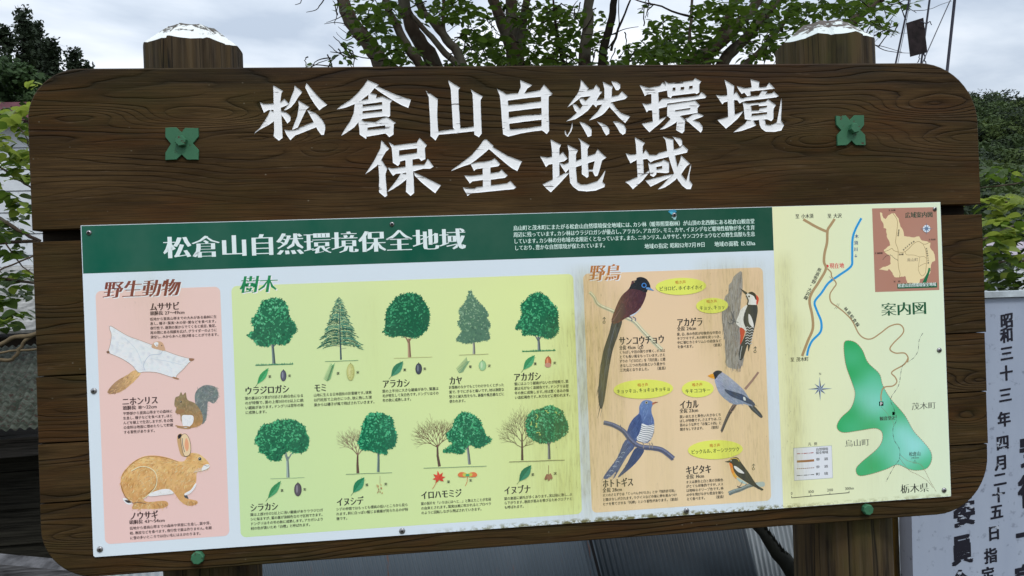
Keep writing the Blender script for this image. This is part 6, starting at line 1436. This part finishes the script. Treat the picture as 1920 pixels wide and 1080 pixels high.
for i in range(6):
    py = 858 + i * 34; a0 = Vector(P3(-300, py + 20, 1.75 + .012 * (i % 2))); a1 = Vector(P3(170, py - 18, 1.75 + .012 * (i % 2))); mb = MB(); mb.obox(a0, a1 - a0, (0, .02, 0), (0, 0, -(30 + (i % 3) * 2) * .00222)); mb.build('plank', PLANKD, shed)
mb = MB(); a0 = Vector(P3(-300, 1085, 1.8)); a1 = Vector(P3(170, 1045, 1.8)); mb.obox((a0.x, 1.8, 0), (a1.x - a0.x, 0, 0), (0, .9, 0), (0, 0, 0.98)); mb.build('wall', BARKD, shed)
sl0, sl1 = P3(-200, 590, 4.2), P3(120, 560, 4.2); mb = MB(); zz0 = P3(30, 628, 4.0)[2]; zz1 = P3(30, 505, 5.6)[2]
rf = empty('low_roof', ((sl0[0] + sl1[0]) / 2, 4.8, 0.0), 'mottled pale grey low roof seen through the left shrub, below the white store house', 'roof')
for i in range(5):
    t0, t1 = i / 5, (i + 1) / 5; mb = MB(); mb.obox((sl0[0], 4.0 + 1.7 * t0, zz0 + (zz1 - zz0) * t0 + .01), (sl1[0] - sl0[0], 0, 0), (0, 1.7 * .21, (zz1 - zz0) * .21), (0, -.01, .02)); mb.build('slate_course', SLATE, rf)
mb = MB(); mb.box((sl0[0], 4.1, 0), (sl1[0], 5.7, zz0 - .02)); mb.build('wall', BARKD, rf)
for k_, (lb_, pts, w) in enumerate((('upper tan bent stem lying across the left edge above the shed roof', [(-200, 690), (-40, 665), (0, 645), (30, 632), (62, 628), (120, 600)], (7, 8)), ('lower tan bent stem curling like a hook above the shed roof', [(-200, 640), (-30, 670), (0, 675), (22, 674), (36, 655), (55, 634), (90, 612)], (7, 6)))):
    mb = MB(); stem(mb, pts, w, 1.7 + .08 * k_, 8); stem(mb, [(-160, 672), (-20, 664), (20, 658), (60, 656), (110, 650)], (4, 4), 1.84 + .05 * k_, 6); tag(mb.build('bent_stem', TANR), lb_, 'stem')
mb = MB(); a0 = Vector(P3(-200, 1040, 1.2)); a1 = Vector(P3(150, 1072, 1.2)); mb.obox(a0, a1 - a0, (0, .1, 0), (0, 0, -.12))
PALEP = simple('pale_weathered_plank', (0.085, 0.085, 0.09), 0.85, 0.15, var=.7, sc=3, stretch=(3, 3, 40), bump=.5); tag(mb.build('loose_plank', PALEP), 'pale weathered plank slanting under the bottom left corner of the board', 'plank')

# ---- corrugated metal sheets behind the board
TINB = Mat('blue_grey_sheet_metal', 0.5, 0.4); t1_ = TINB.noise((1, 1, .3), 7, 5, .6); t2_ = TINB.noise((1, 1, .1), 30, 3, .6)
TINB.col(TINB.mix(TINB.ramp(t2_, [(0.66, 0), (0.72, 1)]), TINB.mix(t1_, (0.045, 0.065, 0.085), (0.085, 0.11, 0.135)), (0.11, 0.06, 0.05))); TINB = TINB.m
TIND = simple('dark_sheet_metal', (0.020, 0.030, 0.040), 0.5, 0.4, sc=5, bump=0); TINL = simple('galvanised_sheet_metal', (0.22, 0.25, 0.27), 0.45, 0.5, var=.3, sc=6, stretch=(1, 1, .3), bump=0)
fence = empty('corrugated_fence', (1.0, 1.3, 0.0), 'leaning corrugated metal sheets, blue-grey, dark and pale, seen under the board', 'fence')
def sheet_px(x0, x1, y, mat, pitch, amp, lab_, lean=0.255, t0=942, t1=927):
    a0 = Vector(P3(x0 - lean * 48, t0, y)); a1 = Vector(P3(x1 - lean * 48, t1, y)); d_ = Vector(P3(x0 - lean * 48 + lean * 200, t0 + 200, y)) - a0; L_ = (a0.z + .05) / -d_.z
    mb = MB(); corrugated(mb, a0, a1 - a0, d_ * L_, pitch, amp, 8); o = mb.build('corrugated_sheet', mat, fence); o['label'] = lab_
sheet_px(460, 1104, 1.30, TINB, 0.016, 0.0028, 'blue-grey sheet with rust runs'); sheet_px(1104, 1394, 1.34, TIND, 0.020, 0.0035, 'dark sheet'); sheet_px(1380, 1760, 1.42, TINL, 0.0190, 0.0062, 'pale galvanised sheet', .2); sheet_px(120, 470, 1.38, TINL, 0.030, 0.002, 'pale flat-ribbed sheet at the left', 0.0, 1046, 1034)
mb = MB(); a0 = Vector(P3(1096, 980, 1.27)); a1 = Vector(P3(1126, 1095, 1.27)); d_ = (a1 - a0) * 9; mb.obox(a0, (.010, 0, 0), (0, .01, 0), d_); mb.build('edge_strip', simple('black_strip', (.008, .008, .01), .6, .3, bump=0), fence)
# dark palm-like bundle
mb = MB(); 
FB = simple('dried_frond', (0.012, 0.013, 0.010), 0.8, 0.2, sc=30, bump=0); stem(mb, [(1380, 935), (1420, 985), (1458, 1036), (1500, 1092), (1600, 1225)], (9, 46), 1.15, 7)
for i in range(30):
    t = i / 29; bx, by = 1424 + 74 * t, 982 + 98 * t
    q0 = Vector(P3(bx + 2, by, 1.14)); q1 = Vector(P3(bx + rnd.uniform(-6, 1), by - rnd.uniform(12, 22), 1.13 + rnd.uniform(-.02, .02))); n_ = Vector((.0045, 0, .0015)); mb.poly([q0 - n_, q0 + n_ * 1.4, q1])
    mb.poly([q0 - n_ + Vector((0, .004, 0)), q1 + Vector((0, .001, 0)), q0 + n_ * 1.4 + Vector((0, .004, 0))])
tag(mb.build('dried_frond', FB), 'black dried palm-like frond slanting in front of the pale corrugated sheet', 'frond')

# ---- white painted notice board at the right
WP = Mat('white_notice_paint', 0.5, 0.35); w1 = WP.noise((1, 1, .25), 9, 5, .6); w2 = WP.noise((1, 1, 1), 40, 4, .6)
WP.col(WP.mix(WP.ramp(w2, [(0.60, 0), (0.72, 1)]), WP.mix(w1, (0.28, 0.33, 0.44), (0.42, 0.48, 0.58)), (0.20, 0.23, 0.30))); WP.bump(w1, .15, .004); WP = WP.m
WPS = worn_paint('white_notice_edge', (0.30, 0.31, 0.36), (0.05, 0.05, 0.05), thr=0.62, sc=30); CAPM = simple('notice_cap_metal', (0.40, 0.45, 0.48), 0.4, 0.5, var=.35, sc=12, metal=.2)
INKB = worn_paint('notice_ink', (0.012, 0.012, 0.022), (0.42, 0.47, 0.56), thr=0.60, sc=34, stretch=(1, 1, 2.0), soft=0.03, grime=0); 
NY = 0.42; nb_ = P3(1900, 1080, NY)
notice = empty('notice_pillar', (nb_[0], NY + .1, 0.0), 'white painted notice board with black vertical writing, right of and behind the brown board', 'notice board')
L0 = Vector(P3(1709, 960, NY)); L1 = Vector(P3(1712, 1080, NY)); dL = (L1 - L0) / (L0.z - L1.z); base_l = L0 + dL * (L0.z + .02)
ztop = P3(1900, 556, NY)[2]; top_l = L0 - dL * (ztop - L0.z); wN = 0.47
tr_ = top_l + Vector((wN, 0, -0.004)); br_ = base_l + Vector((wN, 0, 0)); D_ = Vector((0.004, 0.066, 0))
mb = MB(); mb.mesh_([base_l, br_, tr_, top_l, base_l + D_, br_ + D_, tr_ + D_, top_l + D_], [(0, 1, 2, 3), (1, 5, 6, 2), (3, 2, 6, 7), (5, 4, 7, 6)], 0); mb.mesh_([base_l, top_l, top_l + D_, base_l + D_], [(0, 1, 2, 3)], 1); body_ = mb.build('board', [WP, WPS], notice)
mb = MB(); mb.obox(top_l + Vector((-.012, -.012, .002)), tr_ - top_l + Vector((.024, 0, 0)), D_ + Vector((0, .02, 0)), (0, .001, .016)); mb.build('cap', CAPM, notice)
def on_notice(a, t, pts, h, w, skew=0.0, bold=.05):
    P = catmull(pts, False, 10)
    for i, c_ in enumerate(t):
        d = (i + .5) / len(t) * (len(P) - 1); k = min(int(d), len(P) - 2); tt = d - k; px = P[k][0] + (P[k + 1][0] - P[k][0]) * tt; py = P[k][1] + (P[k + 1][1] - P[k][1]) * tt
        X, _, Z = P3(px, py, NY - .0008); u = 1.0 * (NY - CAM[1]) / FPX; g = GL.get(c_)
        if not g: continue
        cc, fs, adv = g
        for sh in (0, bold / 2, bold):
            for sv in (0, bold * .6):
                a.mesh_([(X + (q[0] - .5 + sh) * w * u + (q[1] - .38) * skew * h * u, NY - .0008 - len(a.v) * 1e-9 - sh * .002 - sv * .003, Z + (q[1] - .38 + sv + .10 * (q[0] - .5)) * h * u) for q in cc], fs)
a = MB(); on_notice(a, '昭和三十三年四月二十五日指定', [(1887, 592), (1886, 700), (1878, 850), (1868, 960), (1850, 1090)], 32, 29, .0, .075); a.build('lettering', INKB, body_)['label'] = 'thin black vertical date, partly flaked'
a = MB(); on_notice(a, '教育委員会', [(1812, 800), (1806, 960), (1797, 1120)], 62, 46, 0, .10); a.build('lettering', INKB, body_)['label'] = 'bold black vertical writing at the left edge'
a = MB(); on_notice(a, '安徳一鳥', [(1935, 890 - 70), (1932, 960), (1918, 1120)], 70, 62, 0, .08); a.build('lettering', INKB, body_)['label'] = 'bold black writing cut off by the right edge'
# ochre post between them
OCH = post_wood('ochre_post_wood', (0.20, 0.105, 0.012), (0.05, 0.03, 0.01), (0.15, 0.10, 0.02), 5.0); o0 = P3(1652, 1080, .50); o1 = P3(1688, 1080, .50)
mb = MB(); mb.box((o0[0], .50, 0), (o1[0], .56, P3(1670, 940, .5)[2])); mb.box((o0[0] + .004, .497, .1), (o0[0] + .010, .4995, 1.0)); tag(mb.build('ochre_post', OCH), 'narrow ochre wooden post between the right-hand post and the white notice board', 'post')

# ---- poles, stays and hanging plate at the upper right
PY = 3.2
POLE = simple('grey_blue_pole', (0.035, 0.035, 0.055), 0.5, 0.4, bump=0); WIRE = simple('stay_wire', (0.10, 0.10, 0.12), 0.5, 0.4, bump=0); RUST = simple('rusty_plate', (0.016, 0.011, 0.012), 0.8, 0.2, var=.6, sc=20)
def rod(name, a_, b_, w, y, mat, label, cat, group=None):
    d = (b_[0] - a_[0], b_[1] - a_[1]); A_ = (a_[0] - d[0] * 2.2, a_[1] - d[1] * 2.2); p0, p1 = Vector(P3(*A_, y)), Vector(P3(*b_, y)); dd = (p1 - p0).normalized(); e_ = p1 + dd * ((p1.z + .03) / max(.05, -dd.z))
    mb = MB(); mb.tube([p0, p1, e_], w * (y - CAM[1]) / FPX / 2, 8); tag(mb.build(name, mat), label, cat, group)
rod('pole', (1790, 0), (1777, 122), 6.0, PY, POLE, 'thick dark grey pole, rightmost of the rods above the right end of the board', 'pole')
rod('pole', (1743, 0), (1735, 60), 4.0, PY, POLE, 'thinner dark pole that carries the hanging plate', 'pole')
rod('pole', (1702, 12), (1680, 116), 3.6, PY, POLE, 'thin pole left of the hanging plate, beside a pale twin wire', 'pole')
rod('stay_wire', (1705, 12), (1684, 116), 1.2, PY - .02, WIRE, 'pale wire running close along the thin pole left of the plate', 'wire')
rod('stay_wire', (1782, 0), (1742, 90), 2.0, PY - .05, WIRE, 'wire slanting down to the lower corner of the hanging plate', 'wire')
rod('stay_wire', (1633, 20), (1630, 116), .9, 6.5, WIRE, 'hair-thin wire just right of the right-hand post head', 'wire')
rod('stay_wire', (1641, 20), (1636, 116), .9, 6.5, WIRE, 'second hair-thin wire, next to the one by the right-hand post head', 'wire')
pl = [P3(px, py, PY - .05) for px, py in ((1699.5, 43), (1731.5, 33), (1736, 72), (1739, 98), (1707, 106.5))]
mb = MB(); n_ = len(pl); vs = [p for p in pl] + [(p[0], p[1] + .004, p[2]) for p in pl]; mb.mesh_(vs, [tuple(range(n_)), tuple(n_ + i for i in reversed(range(n_)))] + [(i, (i + 1) % n_, n_ + (i + 1) % n_, n_ + i) for i in range(n_)])
pr = empty('hanging_plate', P3(1720, 70, PY - .05), 'dark rusty metal plate hanging tilted on a thin pole, upper right', 'metal plate'); mb.build('plate', RUST, pr)
mb = MB(); stem(mb, [(1728, 41), (1738, 44), (1744, 40), (1747, 47)], (2.4, 1.6), PY - .07, 6); mb.build('hook', POLE, pr)
mb = MB(); stem(mb, [(1727, 100), (1723, 110), (1720, 117)], (2.0, 2.0), PY - .04, 6); mb.build('bracket', POLE, pr)
mb = MB(); stem(mb, [(1733, 100), (1734, 112), (1737, 119)], (3.0, 2.0), PY - .06, 6); mb.build('bracket', POLE, pr)

# ---- distant house glimpsed at the right
fy = 22.0; h0, h1 = P3(1902, 478, fy), P3(2100, 478, fy)
fh = empty('far_house', ((h0[0] + h1[0]) / 2, fy + 2, 0.0), 'small house with a pale mauve roof glimpsed through the right-hand shrub', 'house')
mb = MB(); mb.box((h0[0] + .2, fy + .3, 0), (h1[0] - .2, fy + 5, h0[2])); mb.build('wall', WALLW, fh)
zr = P3(1902, 452, fy + 2)[2]; mb = MB(); mb.mesh_([(h0[0], fy, h0[2]), (h1[0], fy, h0[2]), (h1[0] - .4, fy + 2.6, zr), (h0[0] + .4, fy + 2.6, zr), (h1[0], fy + 5.2, h0[2]), (h0[0], fy + 5.2, h0[2])], [(0, 1, 2, 3), (3, 2, 4, 5), (0, 3, 5), (1, 4, 2), (0, 5, 4, 1)]); mb.build('roof', simple('mauve_roof', (0.30, 0.26, 0.30), .6, .3, sc=4), fh)
